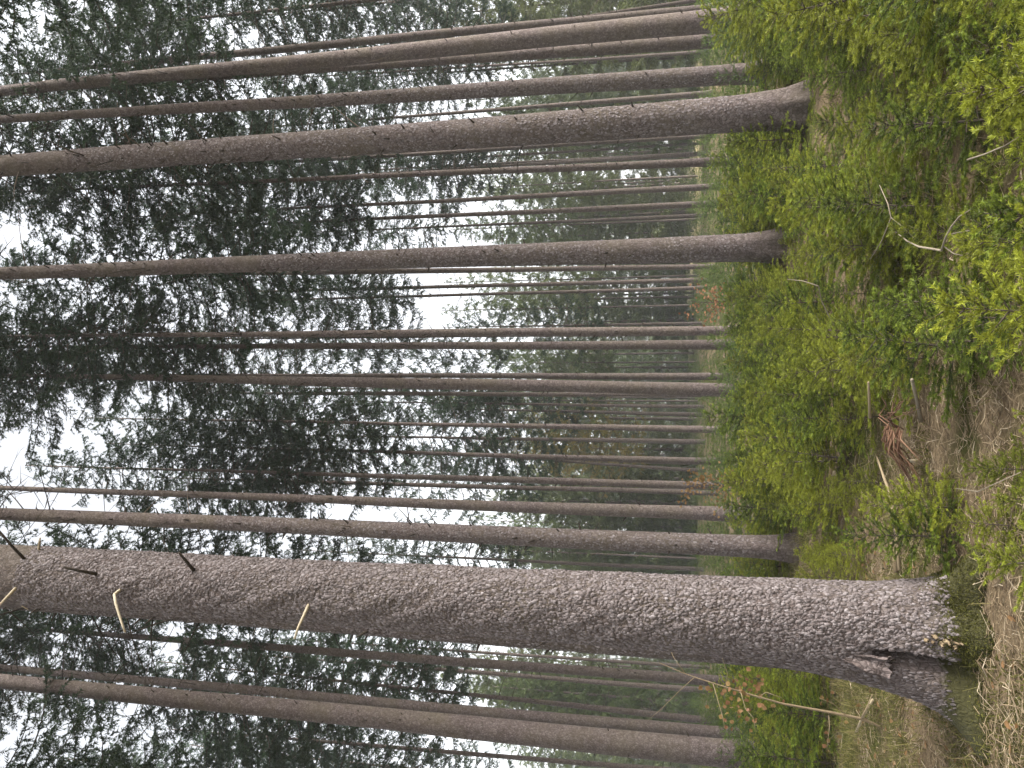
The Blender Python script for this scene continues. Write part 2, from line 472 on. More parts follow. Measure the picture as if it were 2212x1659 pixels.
def crown_meshes(name, mat, n, seed, **kw):
    out = []
    for k in range(n):
        w, l = make_crown(seed + k, **kw)
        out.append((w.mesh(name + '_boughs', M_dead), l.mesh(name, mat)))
    return out

CROWNS = crown_meshes('crown', M_crown, 5, 100)
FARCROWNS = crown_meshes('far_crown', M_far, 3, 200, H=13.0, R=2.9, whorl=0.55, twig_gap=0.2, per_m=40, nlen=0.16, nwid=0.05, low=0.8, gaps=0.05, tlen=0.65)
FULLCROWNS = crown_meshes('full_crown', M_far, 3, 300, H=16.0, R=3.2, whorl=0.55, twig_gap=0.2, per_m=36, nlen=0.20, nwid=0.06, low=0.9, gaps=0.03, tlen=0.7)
YELLOWCROWN = crown_meshes('yellow_crown', M_yellow, 1, 400, H=12.0, R=2.8, whorl=0.6, twig_gap=0.22, per_m=26, nlen=0.10, nwid=0.05, low=0.7, gaps=0.2, tlen=0.6, droop=-0.1)

# ------------------------------------------------------------------ trunks
def trunk_tris(cx, cyy, rad, zs, sides, seed, flare=0.5, flare_h=0.28, lump=0.03):
    rg = np.random.default_rng(seed)
    an = np.arange(sides) * 2 * np.pi / sides
    r = rad(zs)[:, None] * np.ones(sides)
    nroot = int(rg.integers(4, 7)); ph = rg.random() * 6.28
    fl = np.exp(-np.maximum(zs, 0) / flare_h)[:, None]
    r = r * (1 + flare * fl * (0.7 + 0.45 * np.cos(nroot * an + ph)[None]))
    r = r * (1 + lump * vnoise(zs[:, None] * 2.3 + seed, np.cos(an)[None] * 1.5 + 7, seed) + lump * 0.6 * vnoise(zs[:, None] * 7 + seed, np.sin(an)[None] * 3, seed + 1))
    V = np.stack([cx(zs)[:, None] + r * np.cos(an), cyy(zs)[:, None] + r * np.sin(an), np.broadcast_to(zs[:, None], r.shape)], -1).reshape(-1, 3)
    n = len(zs)
    i = np.arange(n - 1)[:, None] * sides; j = np.arange(sides)[None]; j2 = (j + 1) % sides
    F = np.concatenate([np.stack([i + j, i + j2, i + sides + j2], -1).reshape(-1, 3), np.stack([i + j, i + sides + j2, i + sides + j], -1).reshape(-1, 3)])
    return V, F

def dead_branches(cx, cyy, rad, z0, zc, seed, n, longest, rg_tint=0.25):
    """broken stubs on the bare trunk, thin dead boughs closer to the crown"""
    rg = np.random.default_rng(seed)
    T = Tris()
    for k in range(n):
        f = rg.random() ** 0.7
        z = z0 + (zc - z0) * f
        a = rg.random() * 6.28
        r = float(rad(np.array([z]))[0])
        c = np.array([float(cx(np.array([z]))[0]), float(cyy(np.array([z]))[0]), z])
        L = 0.03 + 0.08 * rg.random() if rg.random() > 0.12 + 0.75 * f ** 1.5 else longest * rg.uniform(0.15, 1.0) * (0.25 + 0.75 * f ** 1.2)
        out = np.array([math.cos(a), math.sin(a), 0])
        th = 0.006 + 0.006 * min(1, L) + 0.004 * rg.random()
        if L < 0.12:
            p0 = c + out * r * 0.8
            p1 = c + out * (r + L) + np.array([0, 0, L * rg.uniform(0.2, 1.1)])
            add_tubes(T, [p0], [p1], 0.016 + 0.008 * rg.random(), 0.006, 5, 0.1)
        else:
            ns = 5
            s = np.linspace(0, 1, ns)
            side = np.array([-math.sin(a), math.cos(a), 0]) * rg.normal(0, 0.12) * L
            sl = rg.normal(0.25, 0.4)
            P = c + out * (r * 0.8 + L * s)[:, None] + side * (s ** 2)[:, None] + np.array([0, 0, 1]) * (L * (sl * s - 0.25 * s ** 2 * rg.random()))[:, None]
            tn = float(np.clip(rg.normal(0.08, 0.1), 0, 1)) if rg.random() > 0.12 else 0.6
            add_polyline(T, P, th * (1 - 0.75 * s), 4, tn)
            if L > 0.5:
                for q in range(int(rg.integers(1, 5))):
                    i0 = int(rg.integers(1, ns))
                    e = P[i0] + norm(out + rg.normal(0, 0.7, 3)) * L * rg.uniform(0.1, 0.35)
                    add_tubes(T, [P[i0]], [e], th * 0.4, th * 0.12, 3, tn)
    return T

def flakes(cx, cyy, radf, z0, z1, size, seed, face=-math.pi / 2, spread=2.2, skirt=True, dens=0.85):
    """curling bark scales on a trunk, on the given side"""
    rg = np.random.default_rng(seed)
    zz = np.linspace(z0, z1, 60)
    rm = float(radf(zz, np.zeros(60)).mean()) if True else 0
    n = int(dens * 2 * spread * rm * (z1 - z0) / (size * size * 0.8))
    z = rg.uniform(z0, z1, n); th = face + rg.uniform(-spread, spread, n)
    r = radf(z, th)
    outv = np.stack([np.cos(th), np.sin(th), np.zeros(n)], -1); tang = np.stack([-np.sin(th), np.cos(th), np.zeros(n)], -1)
    upv = np.array([0, 0, 1.0])
    c = np.stack([cx(z), cyy(z), z], -1) + outv * r[:, None]
    K = 5
    an = np.arange(K) * 2 * np.pi / K + rg.random((n, 1)) * 6.28
    rr = size * 0.5 * rg.uniform(0.55, 1.3, (n, K)) * rg.uniform(0.45, 1.3, (n, 1))
    U = rr * np.cos(an) * rg.uniform(0.7, 1.1, (n, 1)); W = rr * np.sin(an) * rg.uniform(0.9, 1.7, (n, 1))
    lift = size * (0.06 + 0.07 * rg.random((n, 1)) + rg.normal(0, 0.13, (n, 1)) * U / size + rg.normal(-0.06, 0.15, (n, 1)) * W / size)
    lift = np.maximum(lift, size * 0.03)
    # follow the round trunk
    sag = U ** 2 / (2 * r[:, None])
    rim = c[:, None] + tang[:, None] * U[..., None] + upv * W[..., None] + outv[:, None] * (lift - sag)[..., None]
    cen = (c + outv * (lift.mean(1) + 0.015 * size)[:, None])[:, None]
    low = rim - outv[:, None] * (lift + size * 0.05)[..., None]
    tint = rg.normal(0.5, 0.17, n).clip(0.02, 1)
    k = np.arange(K); k2 = (k + 1) % K
    if skirt:
        V = np.concatenate([rim, cen, low], 1); nv = 2 * K + 1
        F1 = np.concatenate([np.stack([k, k2, np.full(K, K)], 1), np.stack([k, k + K + 1, k2 + K + 1], 1), np.stack([k, k2 + K + 1, k2], 1)])
    else:
        V = np.concatenate([rim, cen], 1); nv = K + 1
        F1 = np.stack([k, k2, np.full(K, K)], 1)
    F = F1[None] + (np.arange(n) * nv)[:, None, None]
    T = Tris(); T.add(V, F, np.repeat(tint, nv))
    return T

def place_tree(name, label, pts, D, vanish=None, H=27.0, crown=None, group=None, far=False, flake=0.0, cb=None, seed=0, crad=1.0, nstub=70, sides=14, cat='tree'):
    """pts: (px, py, width) along the trunk as measured in the photograph, D: distance along the view"""
    zs_, xs_, rs_ = [], [], []
    for px, py, w in pts:
        p, t = at_depth(px, py, D)
        zs_.append(p[2]); xs_.append(p[0]); rs_.append(w * t / 2)
    zs_, xs_, rs_ = map(np.array, (zs_, xs_, rs_))
    if len(pts) > 1:
        kx = np.polyfit(zs_, xs_, 1)
    else:
        kx = np.array([0.0, xs_[0]])
    if abs(kx[0]) > 0.06 and far: kx = np.array([np.sign(kx[0]) * 0.06, xs_[0] - np.sign(kx[0]) * 0.06 * zs_[0]])
    x0 = kx[1]
    o = np.argsort(zs_)
    zo, ro = zs_[o], rs_[o]
    if len(zo) == 1: zo = np.array([zo[0], H]); ro = np.array([ro[0], 0.02])
    else:
        zo = np.append(zo, max(H, zo[-1] + 2)); ro = np.append(ro, 0.02)
        zo = np.insert(zo, 0, 0.0); ro = np.insert(ro, 0, ro[0] + max(0.0, (ro[0] - ro[1])) / max(zo[2] - zo[1], 1) * zo[1])
    rad = lambda z: np.interp(z, zo, ro)
    ph = seed * 1.7
    cx = lambda z: kx[0] * z + 0.007 * np.sin(z * 0.55 + ph) - 0.007 * math.sin(ph)
    cyy = lambda z: 0.02 * np.sin(z * 0.43 + ph * 2) - 0.02 * math.sin(ph * 2)
    zb = float(gz(x0, D))
    t = thing(name, label, cat, (x0, D, zb), 0.0, group)
    zs = np.concatenate([np.linspace(-0.15, 1.2, 10), np.linspace(1.5, H, 30 if not far else 12)])
    V, F = trunk_tris(cx, cyy, rad, zs, sides, seed + 11, flare=0.45 if D < 20 else 0.3)
    obj('trunk', arr_mesh('trunk', V, F, np.zeros(len(V)), M_bark, True), t)
    if cb is None:
        cb = at_depth(vanish, pts[-1][1], D)[0][2] if vanish is not None else 14.0
    cb = min(max(cb, 1.0), H - 5)
    if nstub:
        T = dead_branches(cx, cyy, rad, 1.0 if D < 20 else 2.0, cb + 1.0, seed + 31, nstub, 1.6)
        obj('dead_branches', T.mesh('dead_branches', M_dead), t, kind='stuff')
    if flake:
        rf = lambda z, th: rad(z) * (1 + 0.0 * z)
        T = flakes(cx, cyy, rf, 0.3, 11.0 if D < 11.2 else 9.0, flake, seed + 51, spread=1.9, skirt=False, dens=0.6)
        obj('bark_scales', T.mesh('bark_scales', M_flake), t, kind='stuff')
    cr = crown
    if cr is not None:
        wm, lm = cr
        h0 = 16.0 if 'full' in lm.name else (12.0 if 'yellow' in lm.name else 13.0)
        sz = (H - cb) / h0
        rzz = seed * 2.399
        for nm, me in (('boughs', wm), ('crown', lm)):
            c = obj(nm, me, t, (float(cx(np.array([cb]))[0]), 0, cb), 'stuff' if nm == 'boughs' else None)
            c.rotation_euler = (0, -math.atan(kx[0]) * -1.0, rzz) if False else (0, 0, rzz)
            c.scale = (crad, crad, sz)
    return t

TREES = [
 # label, pts, D, vanish px, flake, crad, H
 ("very thin dark spruce leaning away at the picture's top edge", [(1474, 5, 8), (1184, 47, 6)], 30, 1100, 0, 0.8, 20),
 ("spruce trunk half hidden behind the thick smooth trunk nearest the top edge", [(1474, 22, 20), (737, 98, 17), (333, 130, 14)], 25, 380, 0, 1.0, 27),
 ("thick smooth spruce trunk nearest the picture's top edge, lowest dead twigs dark", [(1474, 52, 47), (737, 125, 32), (0, 197, 22)], 18, -300, 0, 1.0, 28),
 ("dark spruce trunk overlapping the underside of the thick one nearest the top edge", [(1474, 92, 31), (737, 147, 16)], 20, 480, 0, 1.0, 27),
 ("slim distant spruce just below the pair of overlapping trunks near the top edge", [(1474, 115, 8), (1204, 132, 6)], 38, 950, 0, 1.1, 24),
 ("thinnest distant spruce beside the slim one above the rough second trunk", [(1474, 124, 6), (1204, 141, 5)], 42, 1050, 0, 1.1, 22),
 ("rough barked spruce between the smooth top-edge trunk and the thick scaly one", [(1474, 167, 40), (737, 215, 27), (0, 258, 16)], 14.9, -300, 0.027, 1.0, 28),
 ("slim dark spruce close above the thick scaly trunk in the upper quarter", [(1474, 206, 12), (1070, 237, 8)], 36, 850, 0, 1.1, 25),
 ("thick scaly barked spruce rising from bright green saplings in the upper quarter", [(1474, 252, 73), (737, 308, 57), (0, 358, 45)], 10.6, -400, 0.027, 1.0, 29),
 ("slim spruce pressed against the shaded edge of the thick scaly trunk", [(1474, 297, 10), (737, 343, 9)], 34, 680, 0, 1.0, 26),
 ("thin hazy spruce against white sky beside the thick scaly trunk's shaded edge", [(1474, 312, 6), (1137, 333, 6)], 48, 1030, 0, 1.0, 24),
 ("thin hazy spruce just above the medium trunk in the sapling edge", [(1474, 333, 7), (1137, 350, 6)], 46, 1010, 0, 1.0, 25),
 ("medium brown spruce with visible base between thick scaly trunk and flared trunk", [(1474, 352, 18), (737, 384, 10)], 21, 330, 0, 0.95, 24),
 ("upper of two equal slim spruces between medium brown and flared trunks", [(1474, 407, 14), (1070, 428, 10)], 30, 780, 0, 1.0, 26),
 ("lower of two equal slim spruces between medium brown and flared trunks", [(1474, 443, 14), (1070, 461, 10)], 31, 760, 0, 1.0, 26),
 ("pale slim spruce above the flared trunk, fading into hazy green", [(1474, 467, 9), (1104, 483, 6)], 42, 960, 0, 1.0, 25),
 ("pinkish spruce with flared foot in the middle of the sapling thicket", [(1474, 541, 56), (737, 562, 38), (0, 592, 27)], 12.8, -300, 0.027, 1.0, 28),
 ("slim dark spruce peeping out along the flared trunk's shaded edge", [(1474, 577, 11), (737, 588, 12)], 33, 560, 0, 1.0, 26),
 ("upper of two slim dark spruces above the open white sky gap", [(1474, 606, 10), (737, 625, 7)], 38, 830, 0, 0.9, 27),
 ("lower of two slim dark spruces above the open white sky gap", [(1474, 623, 9), (737, 644, 5)], 37, 880, 0, 0.85, 25),
 ("medium spruce with spiky dead twigs bordering the open sky gap", [(1474, 715, 20), (737, 721, 14)], 19.5, 330, 0, 0.9, 25),
 ("thin hazy trunk just above the spiky twigged spruce", [(1474, 699, 7)], 50, 1300, 0, 0.9, 17),
 ("medium spruce running parallel just under the spiky twigged one", [(1474, 745, 21), (737, 747, 14)], 22.5, 480, 0, 0.9, 26),
 ("upper, slimmer of the two touching spruces in the middle of the picture", [(1474, 813, 16), (737, 811, 9)], 25, 500, 0, 0.9, 25),
 ("lower, thicker of the two touching spruces in the middle of the picture", [(1474, 839, 28), (737, 828, 22), (150, 812, 10)], 20.3, 130, 0, 0.95, 26),
 ("slim shaded spruce glued to the underside of the two touching spruces", [(1474, 853, 10), (737, 850, 9)], 34, 650, 0, 0.9, 25),
 ("hazy grey spruce just under the two touching spruces, fading out halfway", [(1474, 878, 8), (1087, 872, 5)], 45, 1090, 0, 1.0, 22),
 ("hazy spruce, lower neighbour of the grey one fading out halfway", [(1474, 895, 9), (1270, 890, 7)], 50, 1250, 0, 0.9, 18),
 ("straight slim brown spruce crossing the yellowish foliage", [(1474, 927, 15), (937, 917, 8)], 27, 780, 0, 1.0, 25),
 ("slim brown spruce on the lower border of the yellowish foliage", [(1474, 995, 15), (937, 979, 8)], 28, 850, 0, 1.0, 25),
 ("pale leaning distant trunk behind the orange leaved beech sapling", [(1474, 1014, 8), (1210, 996, 5)], 45, 1200, 0, 0.9, 18),
 ("spruce rising out of the orange leaved beech sapling", [(1474, 1050, 17), (1070, 1031, 14), (737, 1028, 9)], 25, 650, 0, 1.0, 26),
 ("slim dark spruce under the one that rises from the orange beech", [(1474, 1064, 10), (737, 1043, 8)], 31, 700, 0, 1.0, 25),
 ("smooth medium spruce, third above the giant foreground trunk", [(1474, 1110, 30), (737, 1074, 18), (0, 1055, 10)], 18.3, -100, 0, 1.0, 27),
 ("pale scaly spruce standing in dry grass next above the giant foreground trunk", [(1474, 1172, 45), (737, 1144, 35), (0, 1108, 26)], 11.4, -300, 0.027, 1.0, 28),
 ("rough spruce hidden behind the giant foreground trunk, only its edge showing", [(1474, 1394, 64), (737, 1341, 50), (0, 1296, 40)], 8.6, -400, 0.027, 1.0, 28),
 ("dark bare spruce next under the giant foreground trunk", [(1474, 1466, 23), (737, 1408, 17), (333, 1379, 13)], 22, 280, 0, 1.0, 26),
 ("slim spruce below the dark bare one under the giant trunk", [(1474, 1487, 12), (1004, 1450, 8)], 36, 930, 0, 1.1, 24),
 ("very slim spruce squeezed between giant trunk and dark bare one", [(1474, 1438, 8), (1070, 1411, 6)], 40, 1000, 0, 1.1, 24),
 ("slim dark spruce amid pale far trunks near the picture's lower edge", [(1474, 1550, 15), (1070, 1507, 9)], 30, 980, 0, 1.1, 24),
 ("brown spruce running along the top of the thick lowest trunk", [(1474, 1575, 25), (737, 1509, 20), (0, 1440, 14)], 20, -50, 0, 1.0, 27),
 ("thick smooth spruce dotted with knots nearest the picture's lower edge", [(1474, 1618, 55), (737, 1544, 43), (0, 1471, 30)], 15.8, -300, 0, 1.0, 28),
 ("slim spruce cut off by the picture's lower edge", [(970, 1624, 9), (800, 1610, 8)], 32, 760, 0, 1.1, 25),
]
for k, (lab, pts, D, van, fl, cr, H) in enumerate(TREES):
    far = D > 32
    place_tree('spruce_tree', lab, pts, D, van, H, CROWNS[k % 5], 'spruce trunks of the stand', far, fl, seed=k + 1, crad=cr,
               nstub=(190 if D < 13 else 150 if D < 26 else 80), sides=(28 if D < 13 else 16 if D < 22 else 9))

# further spruces of the stand whose trunks are hidden or cut off, their crowns show overhead
SIDE = [(-13.5, 21), (-17, 30), (13.0, 20.5), (17.5, 29), (-9.6, 14.5), (10.4, 15.5), (-20, 38), (21, 40), (-26, 48), (27, 50), (-3.2, 44), (-11, 47), (12.8, 44), (-7.2, 53), (-0.3, 45), (2.2, 44.5), (2.15, 33), (-6.1, 21), (-7.8, 27), (-11.1, 24), (3.75, 22), (6.8, 20), (10.2, 30), (-16, 25), (13.8, 26)]
for k, (x, y) in enumerate(SIDE):
    px_dir = at_depth(1474, 829, y)
    py = 829.5 - x / px_dir[1]
    place_tree('spruce_tree', 'spruce of the stand seen mostly by its dark overhead crown', [(1474, py, 0.26 / px_dir[1])], y, None, 26 + (k * 7 % 4), CROWNS[(k * 3 + 1) % 5],
               'spruces seen mostly by their crowns', True, 0, cb=(11.5 if y > 40 else 13.5), seed=200 + k, crad=(0.6 if y == 44.5 else 0.85 if y == 45 else 0.8 if y == 33 else 1.1), nstub=40, sides=9)

# unseen spruces added beside and behind the photographer to shade the stand
for k, (x, y) in enumerate([(-9.5, 3.5), (-7.5, -3.0), (-12.5, 8.5), (-3.0, -7.5), (-14.5, -1.0), (3.5, -9.5), (-9.0, -9.0), (-16.5, 14), (-5.5, 0.8), (10.5, 4.0), (11.8, 8.5), (9.8, -1.5), (12.0, -6.0), (11.6, 12.6), (15.5, 1.5), (15.0, 10.5)]):
    place_tree('spruce_tree', 'unseen spruce added outside the picture for its shade', [(1474, 829.5 - x / at_depth(1474, 829, 10.0)[1] , 0.34 / at_depth(1474, 829, 10.0)[1])], 10.0, None, 27, CROWNS[k % 5],
               'unseen spruces added for shade', True, 0, cb=12.0, seed=600 + k, crad=1.1, nstub=0, sides=9).location.y = y

# the hazy stand beyond: thin pale trunks and conifers green nearly to the ground
FARPY = [300, 322, 382, 389, 396, 475, 500, 596, 633, 641, 660, 763, 782, 793, 859, 866, 907, 957, 1085, 1140, 1205, 1225, 1448, 1492, 1502, 1512, 1520, 1529, 1538, 1640, 180, 150, 225]
for k, py in enumerate(FARPY):
    D = 54 + (k * 37 % 23)
    place_tree('distant_spruce', 'thin pale spruce trunk in the hazy far part of the stand', [(1474, py, 4.3 + (k % 3) * 0.5)], D, 1230, 17 + (k * 5 % 4), FARCROWNS[k % 3],
               'thin pale trunks in the haze', True, 0, cb=7.0 + (k * 3 % 4) * 0.7, seed=300 + k, crad=0.8, nstub=25, sides=6)
rf = np.random.default_rng(5)
FULL = []
for k in range(58):
    D = 68 + 50 * rf.random()
    x = (k + 0.5) / 58 * 2 - 1
    xx = x * D * 0.62 + rf.normal(0, 1.5)
    hh = 15 + 6 * rf.random()
    if 0.05 < xx / D < 0.14 or 0.19 < xx / D < 0.32: hh = min(hh, 0.155 * D + 1.0)
    FULL.append((xx, D, hh))
for k in range(18):
    D = 120 + 25 * rf.random()
    FULL.append((((k + 0.5) / 18 * 2 - 1) * D * 0.58, D, 17 + 3 * rf.random()))
FULL += [(19.0, 41, 15), (16.5, 48, 16), (22.5, 45, 17), (-9.5, 62, 17), (-12.5, 60, 18), (-14, 66, 17), (-24, 58, 17), (-21, 52, 14), (13.5, 62, 15), (-5.5, 66, 15)]
for k, (x, y, H) in enumerate(FULL):
    px_dir = at_depth(1474, 829, y)
    place_tree('background_spruce', 'hazy green conifer with low boughs closing the view behind the stand', [(1474, 829.5 - x / px_dir[1], 0.3 / px_dir[1])], y, None, H, FULLCROWNS[k % 3],
               'conifers closing the view', True, 0, cb=1.0, seed=400 + k, crad=1.0 + 0.25 * math.sin(k * 2.1), nstub=0, sides=6)
for k, (py, D, H) in enumerate([(955, 50, 15), (1000, 57, 14), (905, 60, 16)]):
    place_tree('yellowing_tree', 'yellowish leaved tree glowing in the haze behind the slim trunks', [(1474, py, 7)], D, None, H, YELLOWCROWN[0], 'yellowing trees in the haze', True, 0, cb=4.0, seed=500 + k, nstub=0, sides=6, crad=0.9)

# ------------------------------------------------------------------ the giant foreground trunk
def big_tree():
    D = 5.15
    pts = [(1474, 1325, 160), (737, 1280, 133), (0, 1242, 127)]
    P = [at_depth(px, py, D) for px, py, w in pts]
    z = np.array([p[0][2] for p in P]); x = np.array([p[0][0] for p in P]); r = np.array([w * p[1] / 2 for p, (_, _, w) in zip(P, pts)])
    k = np.polyfit(z, x, 1)
    x0 = k[1]
    zo = np.concatenate([[0], z, [27]]); ro = np.concatenate([[r[0] * 1.04], r, [0.03]])
    cx = lambda q: k[0] * q - 0.02 * np.exp(-q / 0.7)
    cyy = lambda q: 0.0 * q
    def ang(th, c):
        return (th - c + np.pi) % (2 * np.pi) - np.pi
    F0 = -math.pi / 2
    def R(q, th):
        b = np.interp(q, zo, ro)
        q0 = np.maximum(q, 0)
        b = b + 0.075 * np.exp(-q0 / 0.30)
        b = b + 0.135 * np.exp(-(ang(th, F0 - 1.25) / 0.62) ** 2) * np.exp(-(q0 / 0.95) ** 2)       # buttress
        b = b + 0.32 * np.exp(-(ang(th, F0 + 1.1) / 0.30) ** 2) * np.exp(-q0 / 0.11)              # roots
        b = b + 0.14 * np.exp(-(ang(th, F0 + 0.25) / 0.30) ** 2) * np.exp(-q0 / 0.09)
        b = b + 0.30 * np.exp(-(ang(th, F0 - 1.0) / 0.36) ** 2) * np.exp(-q0 / 0.13)
        b = b + 0.12 * np.exp(-(ang(th, F0 + 2.6) / 0.5) ** 2) * np.exp(-q0 / 0.2)
        lo = 1 / (1 + np.exp(-(0.52 - q) / 0.035)) * (0.35 + 0.65 / (1 + np.exp(-(q - 0.06) / 0.03)))
        b = b - 0.16 * np.exp(-(ang(th, F0 - 0.46 - 0.1 * (0.5 - q)) / 0.17) ** 4) * lo        # hollow beside the buttress
        b = b - 0.02 * np.exp(-(ang(th, F0 - 0.9) / 0.25) ** 2) * np.exp(-(q0 / 1.2) ** 2)
        b = b + 0.006 * vnoise(q * 4 + 2 * np.cos(th), np.sin(th) * 3 + 9, 4) + 0.004 * vnoise(q * 11 + 5 * np.cos(th), np.sin(th) * 6 + 20, 9)
        return b
    t = thing('spruce_tree', 'giant scaly foreground spruce with mossy hollow foot, thickest trunk in the picture', 'tree', (x0, D, float(gz(x0, D))), 0, 'spruce trunks of the stand')
    zs = np.concatenate([np.linspace(-0.2, 1.2, 70), np.linspace(1.24, 7, 120), np.linspace(7.4, 27, 20)])
    S = 110
    an = np.arange(S) * 2 * np.pi / S
    Q, TH = np.meshgrid(zs, an, indexing='ij')
    rr = R(Q, TH)
    V = np.stack([cx(Q) + rr * np.cos(TH), cyy(Q) + rr * np.sin(TH), Q], -1).reshape(-1, 3)
    i = np.arange(len(zs) - 1)[:, None] * S; j = np.arange(S)[None]; j2 = (j + 1) % S
    F = np.concatenate([np.stack([i + j, i + j2, i + S + j2], -1).reshape(-1, 3), np.stack([i + j, i + S + j2, i + S + j], -1).reshape(-1, 3)])
    obj('trunk', arr_mesh('big_trunk', V, F, np.zeros(len(V)), M_bark_big, True), t)
    T = flakes(cx, cyy, R, 0.12, 6.6, 0.0225, 77, spread=2.1, dens=1.8)
    obj('bark_scales', T.mesh('big_bark_scales', M_flake), t, kind='stuff')
    # loose bark slab over the hollow
    T = Tris()
    rg = np.random.default_rng(3)
    g = 9
    uu, ww = np.meshgrid(np.linspace(-1, 1, g), np.linspace(0, 1, 8))
    th = F0 - 0.52 + uu * (0.17 - 0.14 * ww + 0.03 * vnoise(ww * 5, uu * 2, 6))
    q = 0.46 + ww * 0.26 + 0.05 * vnoise(uu * 3.5, ww * 0 + 3, 2) * (1 - ww)
    rad0 = np.interp(q, zo, ro) + 0.028 - 0.035 * ww ** 2 + 0.03 * (1 - ww) + 0.014 * vnoise(uu * 4, ww * 5, 8) + 0.05 * np.exp(-((uu + 0.9) / 0.6) ** 2)
    outer = np.stack([cx(q) + rad0 * np.cos(th), rad0 * np.sin(th), q], -1)
    inner = np.stack([cx(q) + (rad0 - 0.022) * np.cos(th), (rad0 - 0.022) * np.sin(th), q], -1)
    n = g * 8
    idx = np.arange(n).reshape(8, g)
    a, b, c, d = idx[:-1, :-1].ravel(), idx[:-1, 1:].ravel(), idx[1:, 1:].ravel(), idx[1:, :-1].ravel()
    Fo = np.concatenate([np.stack([a, b, c], 1), np.stack([a, c, d], 1)])
    ed = np.concatenate([idx[0], idx[1:, -1], idx[-1, ::-1][1:], idx[::-1, 0][1:]])
    e2 = np.roll(ed, -1)
    Fs = np.concatenate([np.stack([ed, e2, e2 + n], 1), np.stack([ed, e2 + n, ed + n], 1)])
    T.add(np.concatenate([outer.reshape(-1, 3), inner.reshape(-1, 3)]), np.concatenate([Fo, Fo[:, ::-1] + n, Fs]), 0.45)
    obj('bark_slab', T.mesh('bark_slab', M_bark_big), t)['label'] = 'loose slab of bark lifting above the hollow'
    # bare pale wound low on the trunk
    T = Tris()
    for q_, th_, s_ in ((0.235, 0.12, 0.028), (0.20, 0.16, 0.022), (0.165, 0.10, 0.02), (0.14, 0.14, 0.026), (0.115, 0.09, 0.018)):
        tt = F0 + th_ * -1.0 + 0.2
        r_ = float(R(np.array(q_), np.array(tt)))
        c0 = np.array([cx(q_) + r_ * math.cos(tt), r_ * math.sin(tt), q_])
        outv = np.array([math.cos(tt), math.sin(tt), 0])
        for m_ in range(5):
            o_ = rg.normal(0, s_ * 0.5, 3)
            add_tubes(T, [c0 + o_ - outv * 0.01], [c0 + o_ + outv * 0.022 + rg.normal(0, 0.012, 3)], s_ * 0.5, s_ * 0.3, 5, rg.uniform(0.0, 0.25))
    obj('wound', T.mesh('wound', M_palewood), t)['label'] = 'small splintered pale wound in the bark'
    # moss round the foot
    n = 34000
    q = rg.uniform(-0.02, 0.34, n); th = F0 + rg.uniform(-2.3, 2.3, n)
    dens = np.exp(-q / 0.16) * (0.6 + vnoise(th * 2.6, q * 7, 12)) + 0.25 * np.exp(-((th - F0 + 0.2) / 0.5) ** 2) * np.exp(-q / 0.2)
    keep = dens > 0.12 + rg.random(n) * 0.6
    q, th = q[keep], th[keep]
    r_ = R(q, th)
    outv = np.stack([np.cos(th), np.sin(th), np.zeros(len(q))], -1)
    c0 = np.stack([cx(q) + r_ * np.cos(th), r_ * np.sin(th), q], -1) - outv * 0.003
    d = norm(outv + rg.normal(0, 0.55, (len(q), 3)) + np.array([0, 0, -0.2]))
    ln = rg.uniform(0.010, 0.028, len(q))[:, None]
    wv = norm(np.cross(d, rg.normal(size=d.shape))) * 0.0035
    T = Tris()
    T.add(np.stack([c0 - wv, c0 + wv, c0 + d * ln], 1), np.arange(len(q) * 3), np.repeat(rg.normal(0.5, 0.22, len(q)).clip(0, 1), 3))
    obj('moss', T.mesh('trunk_moss', M_moss), t, kind='stuff')
    # the few dead branches
    B = [([(262, 1272, 4.93), (247, 1284, 4.86), (250, 1304, 4.8), (258, 1330, 4.78), (264, 1348, 4.76), (270, 1366, 4.74)], 0.011, 0.9),
         ([(668, 1303, 4.95), (656, 1330, 4.88), (644, 1356, 4.84), (636, 1380, 4.8)], 0.012, 0.8),
         ([(205, 1239, 4.93), (172, 1233, 4.84), (137, 1225, 4.76)], 0.014, 0.05),
         ([(412, 1224, 4.95), (400, 1210, 4.86), (387, 1194, 4.8)], 0.013, 0.05),
         ([(52, 1207, 5.0), (26, 1180, 4.93), (-8, 1140, 4.85)], 0.013, 0.05),
         ([(36, 1268, 4.93), (15, 1290, 4.86), (-8, 1314, 4.8)], 0.012, 0.8),
         ([(22, 1300, 5.1), (40, 1305, 5.05), (60, 1316, 5.0)], 0.006, 0.6),
         ([(84, 1184, 5.1), (85, 1172, 5.07), (87, 1162, 5.05)], 0.010, 0.75)]
    for pl, rad_, tn in B:
        pp = [at_depth(px, py, d_)[0] - np.array([x0, D, float(gz(x0, D))]) for px, py, d_ in pl]
        core = np.array([float(cx(pp[0][2])), 0, pp[0][2]])
        pp = [pp[0] + (core - pp[0]) * 0.25] + pp
        T = Tris(); add_polyline(T, pp, rad_ * np.linspace(1.15, 0.6, len(pp)), 7, tn)
        obj('dead_branch', T.mesh('dead_branch', M_dead if tn < 0.5 else M_palewood, True), t)
    # crown far overhead
    wm, lm = CROWNS[2]
    for nm, me in (('boughs', wm), ('crown', lm)):
        c = obj(nm, me, t, (float(cx(15.0)), 0, 15.0), 'stuff' if nm == 'boughs' else None); c.scale = (1, 1, 12 / 13)
big_tree()

